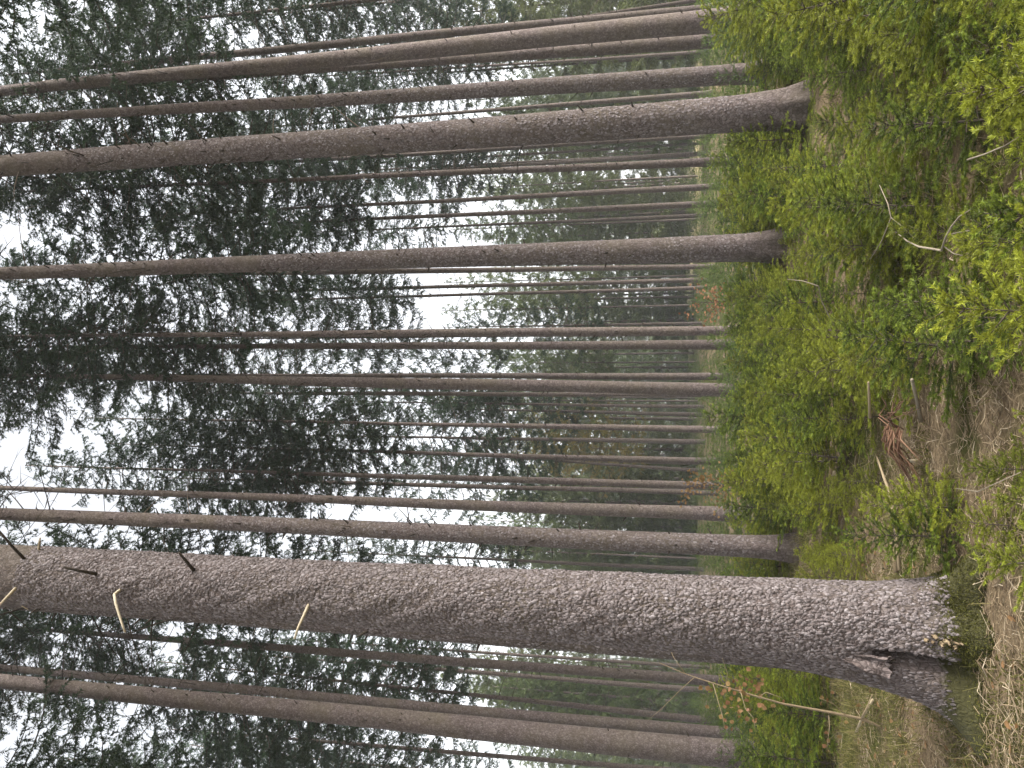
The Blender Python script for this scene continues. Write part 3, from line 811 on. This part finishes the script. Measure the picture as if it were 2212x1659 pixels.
# ------------------------------------------------------------------ young spruces
def make_sapling(seed, H=1.0, dens=600, nlen=0.0155, nwid=0.0030, bgap=0.11, spread=0.46, side_gap=0.05, lod=0):
    rg = np.random.default_rng(seed)
    wood, leaf = Tris(), Tris()
    lean = rg.normal(0, 0.06, 2)
    zs = np.linspace(0, H, 8)
    S = np.stack([lean[0] * zs ** 1.5, lean[1] * zs ** 1.5, zs], -1)
    add_polyline(wood, S, 0.010 * H * np.linspace(1, 0.2, 8), 5, 0.35)
    A, B, TT = [S[-3:-1]], [S[-2:]], [np.full(2, 0.75)]
    z = 0.05
    while z < H:
        f = z / H
        nb = int(rg.integers(3, 6))
        a0 = rg.random() * 6.28
        for b in range(nb):
            L = H * spread * (1.05 - f) ** 0.75 * rg.uniform(0.65, 1.2) + 0.04
            a = a0 + b * 6.283 / nb + rg.normal(0, 0.3)
            ns = max(3, int(L / 0.07))
            s = np.linspace(0, 1, ns + 1)
            el_ = math.radians(rg.normal(8 + 42 * f, 10))
            P = np.stack([L * s * math.cos(el_), L * 0.1 * rg.normal() * s ** 2, L * (math.sin(el_) * s - (0.32 - 0.3 * f) * s ** 2 + 0.12 * s ** 3)], -1)
            c = np.array([np.interp(z, zs, S[:, 0]), np.interp(z, zs, S[:, 1]), z])
            P = rotz(P, a) + c
            if not lod:
                add_tubes(wood, P[:-1], P[1:], 0.0045 * (1 - 0.75 * s[:-1]), 0.0045 * (1 - 0.75 * s[1:]), 3, 0.3)
            A.append(P[:-1][s[:-1] > 0.2]); B.append(P[1:][s[:-1] > 0.2]); TT.append((0.0 + 0.65 * s[:-1])[s[:-1] > 0.2])  # paler shoot tips; shade inside the plant is put into the tint
            m = int(L / side_gap)
            st = np.linspace(0.22, 0.95, m) + rg.normal(0, 0.02, m)
            base = np.stack([np.interp(st, s, P[:, k]) for k in range(3)], -1)
            ax = norm(P[-1] - P[0])
            sd_ = norm(np.cross(ax, np.array([0, 0, 1.0])))
            sg = np.where(np.arange(m) % 2 == 0, 1.0, -1.0) 
            dr = norm(ax * rg.uniform(0.5, 1.0, (m, 1)) + sd_ * (sg * rg.uniform(0.6, 1.0, m))[:, None] + np.array([0, 0, 1]) * rg.normal(-0.08, 0.22, (m, 1)))
            ln = (0.40 * L * (1.1 - st) * rg.uniform(0.6, 1.25, m) + 0.03)[:, None]
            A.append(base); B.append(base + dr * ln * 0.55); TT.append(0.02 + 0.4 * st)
            d2 = norm(dr + rg.normal(0, 0.15, (m, 3)) + np.array([0, 0, 0.06]))
            A.append(base + dr * ln * 0.55); B.append(base + dr * ln * 0.55 + d2 * ln * 0.5); TT.append(0.4 + 0.6 * st)
            # short tertiary shoots
            if not lod:
                k2 = m
                bs = base + dr * ln * rg.uniform(0.3, 0.8, (k2, 1))
                d3 = norm(dr + np.cross(dr, np.array([0, 0, 1.0])) * rg.choice([-0.9, 0.9], (k2, 1)) + rg.normal(0, 0.15, (k2, 3)))
                A.append(bs); B.append(bs + d3 * ln * 0.4); TT.append(0.25 + 0.5 * st)
        z += bgap * rg.uniform(0.7, 1.3) * (0.8 + 0.4 * f)
    A = np.concatenate(A); B = np.concatenate(B); TT = np.concatenate(TT)
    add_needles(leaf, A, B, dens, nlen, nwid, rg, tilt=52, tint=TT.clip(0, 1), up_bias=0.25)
    return wood, leaf

SAP = []
for k in range(6):
    w, l = make_sapling(900 + k, 1.0, dens=640, nlen=0.021, nwid=0.0054, side_gap=0.06, spread=0.42 + 0.04 * (k % 3), bgap=0.080 + 0.012 * (k % 2))
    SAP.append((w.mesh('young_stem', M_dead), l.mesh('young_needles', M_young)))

def place_sapling(x, y, h, rz, label, group, var, wide=1.0, tilt=0.0):
    t = thing('young_spruce', label, 'young spruce', (x, y, float(gz(x, y)) - 0.02), rz, group, (h * wide, h * wide, h))
    t.rotation_euler[0] = tilt
    w, l = SAP[var]
    obj('stem', w, t); obj('needles', l, t)
    return t

BIGX = at_depth(1474, 1325, 5.15)[0][0]
trunk_xy = [(o.location.x, o.location.y) for o in bpy.data.objects if o.name.startswith('spruce_tree')]
def in_gap(x, y):
    """bare litter and dry grass where no young spruce stands"""
    if y < 7.0 and -4.5 < x < 0.15 - 0.02 * y: return True
    if x < -1.9 and y < 8.6: return True
    if -3.1 < x < -1.9 and 8.0 < y < 11.8: return True
    if 0.5 < x < 1.1 and 5.0 < y < 6.2: return True
    if 1.9 < x < 2.5 and 6.2 < y < 7.2: return True
    for tx, ty in trunk_xy:
        if (x - tx) ** 2 + ((y - ty) * 0.6) ** 2 < 0.30 ** 2: return True
        if ty < 19 and abs(x - tx * y / ty) < 0.42 and 0 < ty - y < (2.6 if ty < 13 else 1.8): return True
    return False

rs = np.random.default_rng(41)
pl = []
tries = 0
while len(pl) < 292 and tries < 60000:
    tries += 1
    y = 3.2 + 11.6 * rs.random() ** 0.8
    x = rs.uniform(-1, 1) * (0.53 * y + 0.9)
    if in_gap(x, y): continue
    gap = 0.26 + 0.016 * y
    if any((x - a) ** 2 + (y - b) ** 2 < gap ** 2 for a, b in pl): continue
    pl.append((x, y))
for k, (x, y) in enumerate(pl):
    h = 0.58 + 0.016 * min(y, 14) + rs.normal(0, 0.14)
    if x > 0.22 * y: h += 0.10                       # taller towards the picture's top edge
    if x < -0.2 * y: h -= 0.05
    if y < 5.5: h = rs.uniform(0.45, 0.75)
    for tx, ty in trunk_xy:                          # low in front of the bare trunk feet
        if 6 < ty < 19 and abs(x - tx * y / ty) < 0.6 and 0 < ty - y < 5.5: h *= 0.62; break
    h = max(0.28, h)
    if x < -0.28 * y: lab, grp = 'young spruce in the dark green patch beyond the giant foreground trunk', 'young spruces beyond the giant trunk'
    elif y < 7.5: lab, grp = 'yellow green young spruce in the near thicket beside the litter patch', 'young spruces of the near thicket'
    elif y < 12: lab, grp = 'young spruce in the bright middle thicket among the scaly trunks', 'young spruces of the middle thicket'
    else: lab, grp = 'dark green young spruce at the back of the thicket before the slim trunks', 'young spruces at the back of the thicket'
    place_sapling(x, y, h, rs.random() * 6.28, lab, grp, k % 6, rs.uniform(1.1, 1.6), rs.normal(0, 0.06))
# single ones that stand out
def ground_for_tip(px, py, h):
    return on_ground(px, py, h)
for px, py, h, wide, lab in [
    (2010, 690, 0.80, 1.15, 'nearest bluish young spruce spreading over the right edge of the picture'),
    (2130, 480, 0.75, 1.2, 'near blurred young spruce at the right edge above the bluish one'),
    (2090, 200, 0.80, 1.2, 'near dark green young spruce at the right edge, high in the picture'),
    (2095, 1225, 0.55, 1.15, 'small bright young spruce in front of the giant trunk foot'),
    (2060, 1010, 0.38, 1.0, 'lone yellow green young spruce on the litter below the brush heap'),
    (1800, 1150, 0.70, 1.1, 'bright green young spruce behind the fallen pale stick'),
    (1850, 1090, 0.55, 1.1, 'small young spruce at the tip of the fallen pale stick'),
    (1735, 1205, 0.3, 1.0, 'little young spruce leaning on the pale scaly trunk foot'),
    (1742, 262, 0.32, 1.1, 'young spruce veiling the foot of the thick scaly trunk'),
    (1692, 520, 0.3, 1.0, 'young spruce veiling the foot of the flared pinkish trunk'),
    (2150, 1080, 0.40, 1.1, 'low young spruce on bare litter between the small bright one and the bluish one'),
    (2010, 1130, 0.36, 1.1, 'small young spruce on litter between fallen pale stick and giant trunk foot'),
    (2190, 900, 0.45, 1.2, 'young spruce cut by the right edge below the bluish one'),
]:
    g = ground_for_tip(px, py, h)
    place_sapling(float(g[0]), float(g[1]), h, px * 0.37, lab, None, px % 6, wide)

# the rest of the young growth farther back reads as one mass
def sapling_mass():
    T = Tris()
    lods = []
    for k in range(4):
        w, l = make_sapling(950 + k, 1.0, dens=110, nlen=0.034, nwid=0.011, bgap=0.15, side_gap=0.09, lod=1)
        lods.append(l.arrays())
    rg = np.random.default_rng(17)
    cnt = 0
    while cnt < 900:
        y = 12.8 + 44 * rg.random() ** 1.25
        x = rg.uniform(-1, 1) * (0.53 * y + 1.5)
        if rg.random() < 0.25 and y > 30: continue
        V, F, t = lods[cnt % 4]
        h = rg.uniform(0.5, 0.98) + (0.12 if x > 0.2 * y else 0.0)
        W = rotz(V * np.array([h * 1.2, h * 1.2, h]), rg.random() * 6.28) + np.array([x, y, float(gz(x, y))])
        T.merge(W.astype(np.float32), F, (t * 0.85 + rg.normal(0, 0.15)).clip(0, 1).astype(np.float32))
        cnt += 1
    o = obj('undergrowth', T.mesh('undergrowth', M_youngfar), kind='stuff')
    tag(o, 'mass of low young spruces filling the far forest floor', 'undergrowth')
sapling_mass()

# ------------------------------------------------------------------ litter, grass, moss on the floor
def slivers(n, xy, lmin, lmax, wid, rg, tint, lift=0.02, flat=0.25):
    a = rg.random(n) * 6.28
    d = norm(np.stack([np.cos(a), np.sin(a), rg.normal(0, flat, n)], -1))
    L = (lmin + (lmax - lmin) * rg.random(n) ** 2)[:, None]
    c = np.stack([xy[:, 0], xy[:, 1], gz(xy[:, 0], xy[:, 1]) + rg.random(n) * lift], -1)
    return c - d * L / 2, c + d * L / 2

def litter():
    rg = np.random.default_rng(23)
    n = 30000
    y = 3.9 + 9 * rg.random(n) ** 1.6
    x = rg.uniform(-1, 1, n) * (0.53 * y + 0.5)
    keep = (rg.random(n) < np.where((x < 0.4) & (y < 7.5), 1.0, 0.25))
    x, y = x[keep], y[keep]; n = len(x)
    P0, P1 = slivers(n, np.stack([x, y], -1), 0.03, 0.22, 0.002, rg, 0.5, 0.035, 0.22)
    T = Tris()
    bend = rg.normal(0, 0.12, (n, 3)) * np.linalg.norm(P1 - P0, axis=1)[:, None]
    M_ = (P0 + P1) / 2 + bend; M_[:, 2] = np.maximum(M_[:, 2], gz(x, y))
    w = 0.0012 + 0.0022 * rg.random(n) ** 2
    tn = rg.normal(0.64, 0.2, n).clip(0, 1)
    add_tubes(T, P0, M_, w, w, 3, tn); add_tubes(T, M_, P1, w, w * 0.5, 3, tn)
    tag(obj('needle_litter', T.mesh('needle_litter', M_litter), kind='stuff'), 'brown fallen needles and fine twigs covering the forest floor', 'litter')
    # fallen beech leaves
    n = 260
    y = rg.uniform(4.2, 7.5, n); x = rg.uniform(-4.2, -1.2, n)
    T = Tris()
    for q in range(n):
        s = rg.uniform(0.02, 0.034); a = rg.random() * 6.28
        L0 = np.array([[0, -1, 0], [0.55, -0.2, 0.15], [0.45, 0.5, 0.2], [0, 1, 0.1], [-0.45, 0.5, 0.22], [-0.55, -0.2, 0.12], [0, 0.1, -0.08]]) * s
        L0[:, 2] += rg.normal(0, 0.2) * L0[:, 1] + rg.normal(0, 0.2) * L0[:, 0]
        Vq = rotz(L0, a) + np.array([x[q], y[q], float(gz(x[q], y[q])) + 0.02 + 0.02 * rg.random()])
        T.add(Vq, [[k, (k + 1) % 6, 6] for k in range(6)], rg.uniform(0.1, 0.9))
    tag(obj('fallen_leaves', T.mesh('fallen_leaves', M_orange), kind='stuff'), 'brown beech leaves scattered on the litter below the giant trunk', 'leaves')
litter()

def grass():
    rg = np.random.default_rng(29)
    T = Tris()
    n = 1500
    y = 4.6 + 10 * rg.random(n) ** 1.1
    x = rg.uniform(-1, 1, n) * (0.53 * y + 0.5)
    for q in range(n):
        left = x[q] < -0.12 * y[q] - 0.6
        patch = -3.2 < x[q] < -1.2 and 7.5 < y[q] < 12.2
        if not (left or patch) and rg.random() > 0.22: continue
        if y[q] < 5.0 and rg.random() > 0.35: continue
        m = int(rg.integers(14, 34))
        c = np.array([x[q], y[q], float(gz(x[q], y[q]))])
        b = c + np.concatenate([rg.normal(0, 0.06, (m, 2)), np.zeros((m, 1))], 1)
        d = norm(rg.normal(0, 0.6, (m, 3)) + np.array([0, 0, 0.9])); d[:, 2] = np.abs(d[:, 2])
        L = (rg.uniform(0.08, 0.26, m))[:, None]
        mid = b + d * L * 0.6
        tip = mid + norm(d + np.array([0, 0, -0.7]) + rg.normal(0, 0.3, (m, 3))) * L * 0.5
        w = norm(np.cross(d, rg.normal(size=d.shape))) * 0.0022
        V = np.stack([b - w, b + w, mid - w * 0.8, mid + w * 0.8, tip], 1)
        F = np.array([[0, 1, 2], [1, 3, 2], [2, 3, 4]])[None] + (np.arange(m) * 5)[:, None, None]
        base = 0.45 + 0.25 * vnoise(x[q] * 1.1, y[q] * 1.1, 33)
        T.add(V, F, np.repeat((base + rg.normal(0, 0.18, m)).clip(0, 1), 5))
    tag(obj('grass', T.mesh('grass', M_grass), kind='stuff'), 'olive and straw coloured grass between the young spruces', 'grass')
    # cushions of moss as short upright fuzz
    T = Tris()
    n = 60000
    y = 4.3 + 7 * rg.random(n) ** 1.2; x = rg.uniform(-1, 1, n) * (0.53 * y + 0.5)
    dm = vnoise(x * 0.9, y * 0.9, 51) + 0.5 * vnoise(x * 2.7, y * 2.7, 52) + np.where((x < -1.6) & (y > 4.9), 0.35, -0.1)
    k = dm > 0.12
    x, y = x[k], y[k]; n = len(x)
    b = np.stack([x, y, gz(x, y)], -1)
    d = norm(rg.normal(0, 0.6, (n, 3)) + np.array([0, 0, 1.0]))
    L = rg.uniform(0.02, 0.05, n)[:, None]
    w = norm(np.cross(d, rg.normal(size=d.shape))) * 0.004
    T.add(np.stack([b - w, b + w, b + d * L], 1), np.arange(n * 3), np.repeat(rg.normal(0.55, 0.2, n).clip(0, 1), 3))
    tag(obj('moss', T.mesh('floor_moss', M_moss), kind='stuff'), 'green brown moss cushions on the forest floor', 'moss')
grass()

# ------------------------------------------------------------------ single small things on the floor
def stick(name, label, pts, radii, mat, tint, cat, lift=0.0, heights=None, sides=7):
    P = []
    for i, (px, py) in enumerate(pts):
        h = heights[i] if heights else lift
        g = on_ground(px, py, h); P.append(g)
    P = np.array(P)
    o0 = P[0].copy(); o0[2] = 0
    T = Tris(); add_polyline(T, P - o0, radii, sides, tint)
    o = obj(name, T.mesh(name, mat, True), None, o0)
    return tag(o, label, cat)

stick('fallen_stick', 'long pale fallen stick pointing at the giant trunk', [(1893, 985), (1900, 1003), (1909, 1030), (1921, 1062), (1930, 1106), (1936, 1166), (1943, 1232)], [0.005, 0.009, 0.011, 0.012, 0.013, 0.014, 0.014], M_palewood, 0.3, 'stick', 0.05)
stick('fallen_stick', 'short dark fallen stick touching the giant trunk, beside the pale one', [(1928, 1172), (1931, 1200), (1936, 1236)], [0.016, 0.018, 0.018], M_palewood, 0.1, 'stick', 0.04)
stick('dead_sapling', 'broken grey stem standing askew over the brush heap', [(1970, 820), (1980, 860), (1990, 908)], [0.009, 0.012, 0.014], M_dead, 0.75, 'stem', heights=[0.42, 0.22, 0.03])
stick('dead_sapling', 'thin bare upright stem in the thicket above the brush heap', [(1876, 826), (1878, 868), (1879, 902)], [0.006, 0.009, 0.010], M_palewood, 0.4, 'stem', heights=[0.62, 0.5, 0.35])
stick('fallen_stick', 'thin straight stick slanting over litter at the lower edge of the picture', [(1885, 1512), (1862, 1552), (1850, 1580)], [0.012, 0.012, 0.010], M_palewood, 0.6, 'stick', 0.10)
stick('fallen_stick', 'weathered stick lying in grass behind the giant trunk foot', [(1980, 1496), (1992, 1508), (2004, 1524)], [0.013, 0.014, 0.011], M_palewood, 0.7, 'stick', 0.06)

def dead_twig(label, root, branches, tint, mat=M_dead):
    """root: (px, py, height); branches: polylines of (px, py, height, radius)"""
    o0 = on_ground(*root); o0[2] = 0
    t = thing('dead_twig', label, 'twig', tuple(o0))
    for br in branches:
        P = np.array([on_ground(px, py, h) for px, py, h, r in br]) - o0
        T = Tris(); add_polyline(T, P, [b[3] * 0.6 for b in br], 6, 0.5 + tint * 0.4)
        obj('branch', T.mesh('branch', mat, True), t)
dead_twig('pale bare branching twig lying over saplings toward the right edge', (2034, 540, 0.3), [
    [(1941, 506, 0.42, 0.004), (1960, 521, 0.42, 0.007), (1985, 533, 0.42, 0.009), (2034, 541, 0.40, 0.010)],
    [(2034, 541, 0.40, 0.010), (2042, 515, 0.45, 0.008), (2055, 490, 0.46, 0.007), (2072, 468, 0.47, 0.005), (2096, 453, 0.47, 0.003)],
    [(2036, 530, 0.42, 0.006), (2060, 548, 0.40, 0.005), (2080, 552, 0.38, 0.003)],
    [(2045, 508, 0.45, 0.005), (2070, 502, 0.44, 0.004), (2094, 498, 0.43, 0.003)],
    [(2050, 500, 0.45, 0.005), (2066, 520, 0.42, 0.004), (2078, 545, 0.40, 0.002)]], 0.65)
dead_twig('thin bare twig forking above the yellow green saplings in the upper right', (1940, 300, 0.3), [
    [(1880, 560, 0.45, 0.003), (1905, 520, 0.46, 0.005), (1925, 470, 0.45, 0.006), (1918, 440, 0.44, 0.006), (1900, 400, 0.44, 0.004)],
    [(1925, 470, 0.45, 0.005), (1950, 490, 0.44, 0.003), (1975, 515, 0.42, 0.002)]], 0.5)
dead_twig('long straight pale shoot slanting over saplings near the right edge', (2110, 340, 0.5), [
    [(2090, 345, 0.60, 0.006), (2130, 332, 0.62, 0.005), (2170, 315, 0.64, 0.004), (2200, 296, 0.66, 0.002)]], 0.6)
dead_twig('slender bare twig arching beside the small litter spruce at the right edge', (2110, 1080, 0.1), [
    [(2064, 1055, 0.30, 0.003), (2112, 1062, 0.26, 0.005), (2150, 1045, 0.22, 0.005), (2205, 1020, 0.18, 0.004)]], 0.6)
dead_twig('bare root like twig curling through the middle thicket', (1700, 620, 0.4), [
    [(1700, 603, 0.55, 0.004), (1735, 607, 0.52, 0.007), (1768, 618, 0.50, 0.009), (1775, 650, 0.45, 0.009), (1800, 700, 0.38, 0.008), (1812, 718, 0.30, 0.008)]], 0.5)

def brush_heap():
    rg = np.random.default_rng(71)
    c = on_ground(1965, 925, 0.10)
    o0 = np.array([c[0], c[1], 0.0])
    t = thing('brush_heap', 'fan of reddish brown dead twigs heaped on the litter', 'brush heap', tuple(o0))
    for k in range(34):
        e = on_ground(1952 + rg.uniform(-6, 52), rg.uniform(985, 1062), 0.02 + 0.05 * rg.random()) - o0
        s0 = np.array([rg.normal(0, 0.02), rg.normal(0, 0.05), 0.16 + 0.10 * rg.random()])
        if k % 4 == 0:
            e = on_ground(1900 + rg.uniform(0, 110), rg.uniform(845, 905), 0.15) - o0
        m1 = s0 * 0.66 + e * 0.34 + np.array([rg.normal(0, 0.02), rg.normal(0, 0.04), 0.07 * rg.random() + 0.03])
        m2 = s0 * 0.33 + e * 0.67 + np.array([rg.normal(0, 0.02), rg.normal(0, 0.04), 0.05 * rg.random()])
        r = rg.uniform(0.003, 0.007)
        T = Tris(); add_polyline(T, [s0, m1, m2, e], [r, r * 0.9, r * 0.7, r * 0.35], 5, float(rg.uniform(0.1, 0.75)))
        obj('twig', T.mesh('twig', M_redtwig, True), t)
brush_heap()

def chip(name, label, cat, px, py, h, size, mat, tint):
    rg = np.random.default_rng(int(px))
    g = on_ground(px, py, h)
    a = np.arange(8) * 6.283 / 8
    r0 = size * rg.uniform(0.8, 1.2, 8)
    low = np.stack([r0 * np.cos(a), r0 * np.sin(a) * 0.8, np.full(8, -h)], -1)
    up = np.stack([r0 * 0.85 * np.cos(a), r0 * 0.68 * np.sin(a), 0.012 * rg.normal(size=8) + 0.0], -1)
    V = np.concatenate([low, up, [[0, 0, 0.004]]])
    k = np.arange(8); k2 = (k + 1) % 8
    F = np.concatenate([np.stack([k, k2, k2 + 8], 1), np.stack([k, k2 + 8, k + 8], 1), np.stack([k + 8, k2 + 8, np.full(8, 16)], 1)])
    T = Tris(); T.add(V, F, np.concatenate([np.full(8, 0.3), np.full(9, tint)]))
    tag(obj(name, T.mesh(name, mat), None, tuple(g)), label, cat)
chip('cut_stump', 'small freshly cut pale stump among the saplings', 'stump', 1800, 1022, 0.12, 0.035, M_palewood, 0.6)
chip('wood_chip', 'whitish chip of wood lying under the red brown brush heap', 'wood chip', 1967, 996, 0.05, 0.014, M_palewood, 0.8)

# ------------------------------------------------------------------ beech saplings with withered leaves
LEAF = None
def leaf_mesh():
    T = Tris()
    V = np.array([[0, 0, 0], [0.42, 0.3, 0.10], [0.46, 0.62, 0.12], [0, 1.0, -0.06], [-0.46, 0.62, 0.12], [-0.42, 0.3, 0.10], [0, 0.5, -0.02]])
    T.add(V, [[0, 1, 6], [1, 2, 6], [2, 3, 6], [3, 4, 6], [4, 5, 6], [5, 0, 6]], [0.2, 0.7, 0.8, 0.6, 0.8, 0.7, 0.4])
    return T.mesh('beech_leaf', M_orange)
LEAF = leaf_mesh()
def near_beech():
    rg = np.random.default_rng(61)
    D = 6.6
    base = on_ground(1912, 1576, 0.0)
    D = float(base[1])
    t = thing('beech_sapling', 'slender beech sapling with orange withered leaves beside the giant trunk', 'sapling', (base[0], base[1], float(gz(base[0], base[1]))))
    o0 = np.array(t.location)
    def path(pl, r, tn=0.4, sides=6):
        P = np.array([at_depth(px, py, D + dd)[0] for px, py, dd in pl]) - o0
        T = Tris(); add_polyline(T, P, r, sides, tn); return T.mesh('beech_wood', M_palewood, True)
    obj('stem', path([(1922, 1582, 0), (1895, 1566, 0.0), (1858, 1552, 0.0), (1800, 1540, -0.02), (1750, 1531, -0.03), (1690, 1520, -0.05), (1620, 1500, -0.06), (1560, 1482, -0.05), (1510, 1466, -0.02), (1474, 1453, 0), (1425, 1432, 0.05)],
                     [0.013, 0.013, 0.012, 0.011, 0.010, 0.009, 0.007, 0.0055, 0.0045, 0.0035, 0.002], 0.15), t)
    for pl_, r0 in [([(1860, 1553, 0), (1872, 1530, -0.05), (1884, 1500, -0.1)], 0.009), ([(1566, 1484, 0), (1572, 1455, -0.1), (1563, 1430, -0.15), (1558, 1412, -0.2)], 0.004),
                    ([(1600, 1494, 0), (1610, 1530, -0.1), (1628, 1552, -0.15), (1632, 1580, -0.2)], 0.004), ([(1640, 1505, 0), (1655, 1495, -0.1), (1690, 1508, -0.15)], 0.004),
                    ([(1540, 1476, 0), (1550, 1510, -0.1), (1560, 1545, -0.15), (1566, 1575, -0.2)], 0.004), ([(1500, 1463, 0), (1470, 1490, 0.1), (1430, 1530, 0.2), (1400, 1556, 0.25)], 0.003),
                    ([(1480, 1455, 0), (1455, 1420, 0.1), (1440, 1385, 0.2)], 0.003), ([(1830, 1547, 0), (1800, 1520, -0.1), (1770, 1508, -0.15)], 0.004), ([(1790, 1539, 0), (1792, 1570, -0.1), (1786, 1620, -0.15)], 0.004)]:
        obj('branch', path(pl_, np.linspace(r0, r0 * 0.4, len(pl_)), 0.3, 5), t)
    Z = [(365, 1065), (490, 1050), (500, 1100), (325, 1105), (350, 1130), (270, 1140), (180, 1150), (410, 1135), (475, 1130), (470, 1160), (330, 1160), (385, 1175), (430, 1210), (520, 1205), (510, 1240), (525, 1270), (580, 1265), (645, 1225), (300, 1250), (280, 1275), (350, 1255), (375, 1265), (280, 1310), (265, 1335), (285, 1340), (380, 1300), (380, 1325), (465, 1340), (465, 1370), (450, 1405), (280, 1380), (900, 1215), (890, 1240), (930, 1215), (968, 1180), (1140, 1265), (1065, 1315), (1065, 1375), (930, 1440), (935, 1470), (1030, 1445), (935, 1525), (940, 1550), (130, 1130), (340, 1085), (505, 1190)]
    Z += [(float(rg.normal(380, 120)), float(rg.normal(1200, 75))) for _ in range(34)]
    for zx, zy in Z:
        p = at_depth(1474 + zx / 3, 1106 + zy / 3, D + rg.uniform(-0.2, 0.05))[0] - o0
        l = obj('leaf', LEAF, t, tuple(p))
        l.rotation_euler = (rg.uniform(0.6, 2.5), rg.random() * 6.28, rg.uniform(-0.9, 0.9))
        s = rg.uniform(0.03, 0.047); l.scale = (s, s, s)
near_beech()

def far_beech(label, px0, px1, py0, py1, D, n, seed):
    rg = np.random.default_rng(seed)
    b = at_depth(1560, (py0 + py1) / 2, D)[0]; gx = b[0]
    t = thing('beech_sapling', label, 'sapling', (gx, D, float(gz(gx, D))))
    o0 = np.array(t.location)
    W = Tris(); Lf = Tris()
    add_polyline(W, [(0, 0, 0), (0.02, 0.0, 0.5), (-0.02, 0.03, 1.0), (0.03, 0, float(at_depth(px0, py0, D)[0][2]) - o0[2])], [0.014, 0.011, 0.008, 0.003], 5, 0.2)
    for k in range(16):
        e = at_depth(rg.uniform(px0, px1), rg.uniform(py0, py1), D + rg.normal(0, 0.35))[0] - o0
        s0 = np.array([0, 0, max(0.25, e[2] - 0.35)])
        add_polyline(W, [s0, s0 * 0.45 + e * 0.55 + np.array([0, 0, 0.05]), e], [0.006, 0.004, 0.002], 4, 0.2)
        for q in range(n // 16):
            c = s0 + (e - s0) * rg.uniform(0.25, 1.1) + rg.normal(0, 0.06, 3)
            s = rg.uniform(0.05, 0.075)
            V = rotz(np.array([[0, 0, 0], [0.42, 0.4, 0.1], [0, 1, 0], [-0.42, 0.4, 0.1]]) * s, rg.random() * 6.28)
            ax = rg.uniform(0.5, 2.6); cc, ss = math.cos(ax), math.sin(ax)
            V = np.stack([V[:, 0], V[:, 1] * cc - V[:, 2] * ss, V[:, 1] * ss + V[:, 2] * cc], -1) + c
            Lf.add(V, [[0, 1, 2], [0, 2, 3]], rg.uniform(0.2, 1))
    obj('stem', W.mesh('beech_stem', M_dead), t); obj('leaves', Lf.mesh('beech_leaves', M_orange), t, kind='stuff')
far_beech('small beech with sparse orange leaves in front of the dark gap above the spiky spruce', 1478, 1566, 602, 700, 17.5, 150, 1)
far_beech('orange leaved beech sapling at the feet of the slim trunks above the giant one', 1462, 1600, 990, 1105, 15.5, 260, 2)

# ------------------------------------------------------------------ misty air
def haze():
    V = np.array([(x, y, z) for x in (-425, 425) for y in (-425, 425) for z in (-1.4, 33.0)], float)
    Fq = [(0, 1, 3), (0, 3, 2), (4, 6, 7), (4, 7, 5), (0, 4, 5), (0, 5, 1), (2, 3, 7), (2, 7, 6), (0, 2, 6), (0, 6, 4), (1, 5, 7), (1, 7, 3)]
    mt, nt, out = new_mat('haze')
    pv = N(nt, 'ShaderNodeVolumePrincipled')
    pv.inputs['Color'].default_value = (0.9, 0.93, 0.96, 1)
    pv.inputs['Density'].default_value = 0.0008
    nt.links.new(pv.outputs[0], out.inputs['Volume'])
    o = obj('haze', arr_mesh('haze', V, np.array(Fq), np.zeros(8), mt), kind='stuff')
    tag(o, 'thin pale mist between the far trunks', 'haze')
haze()
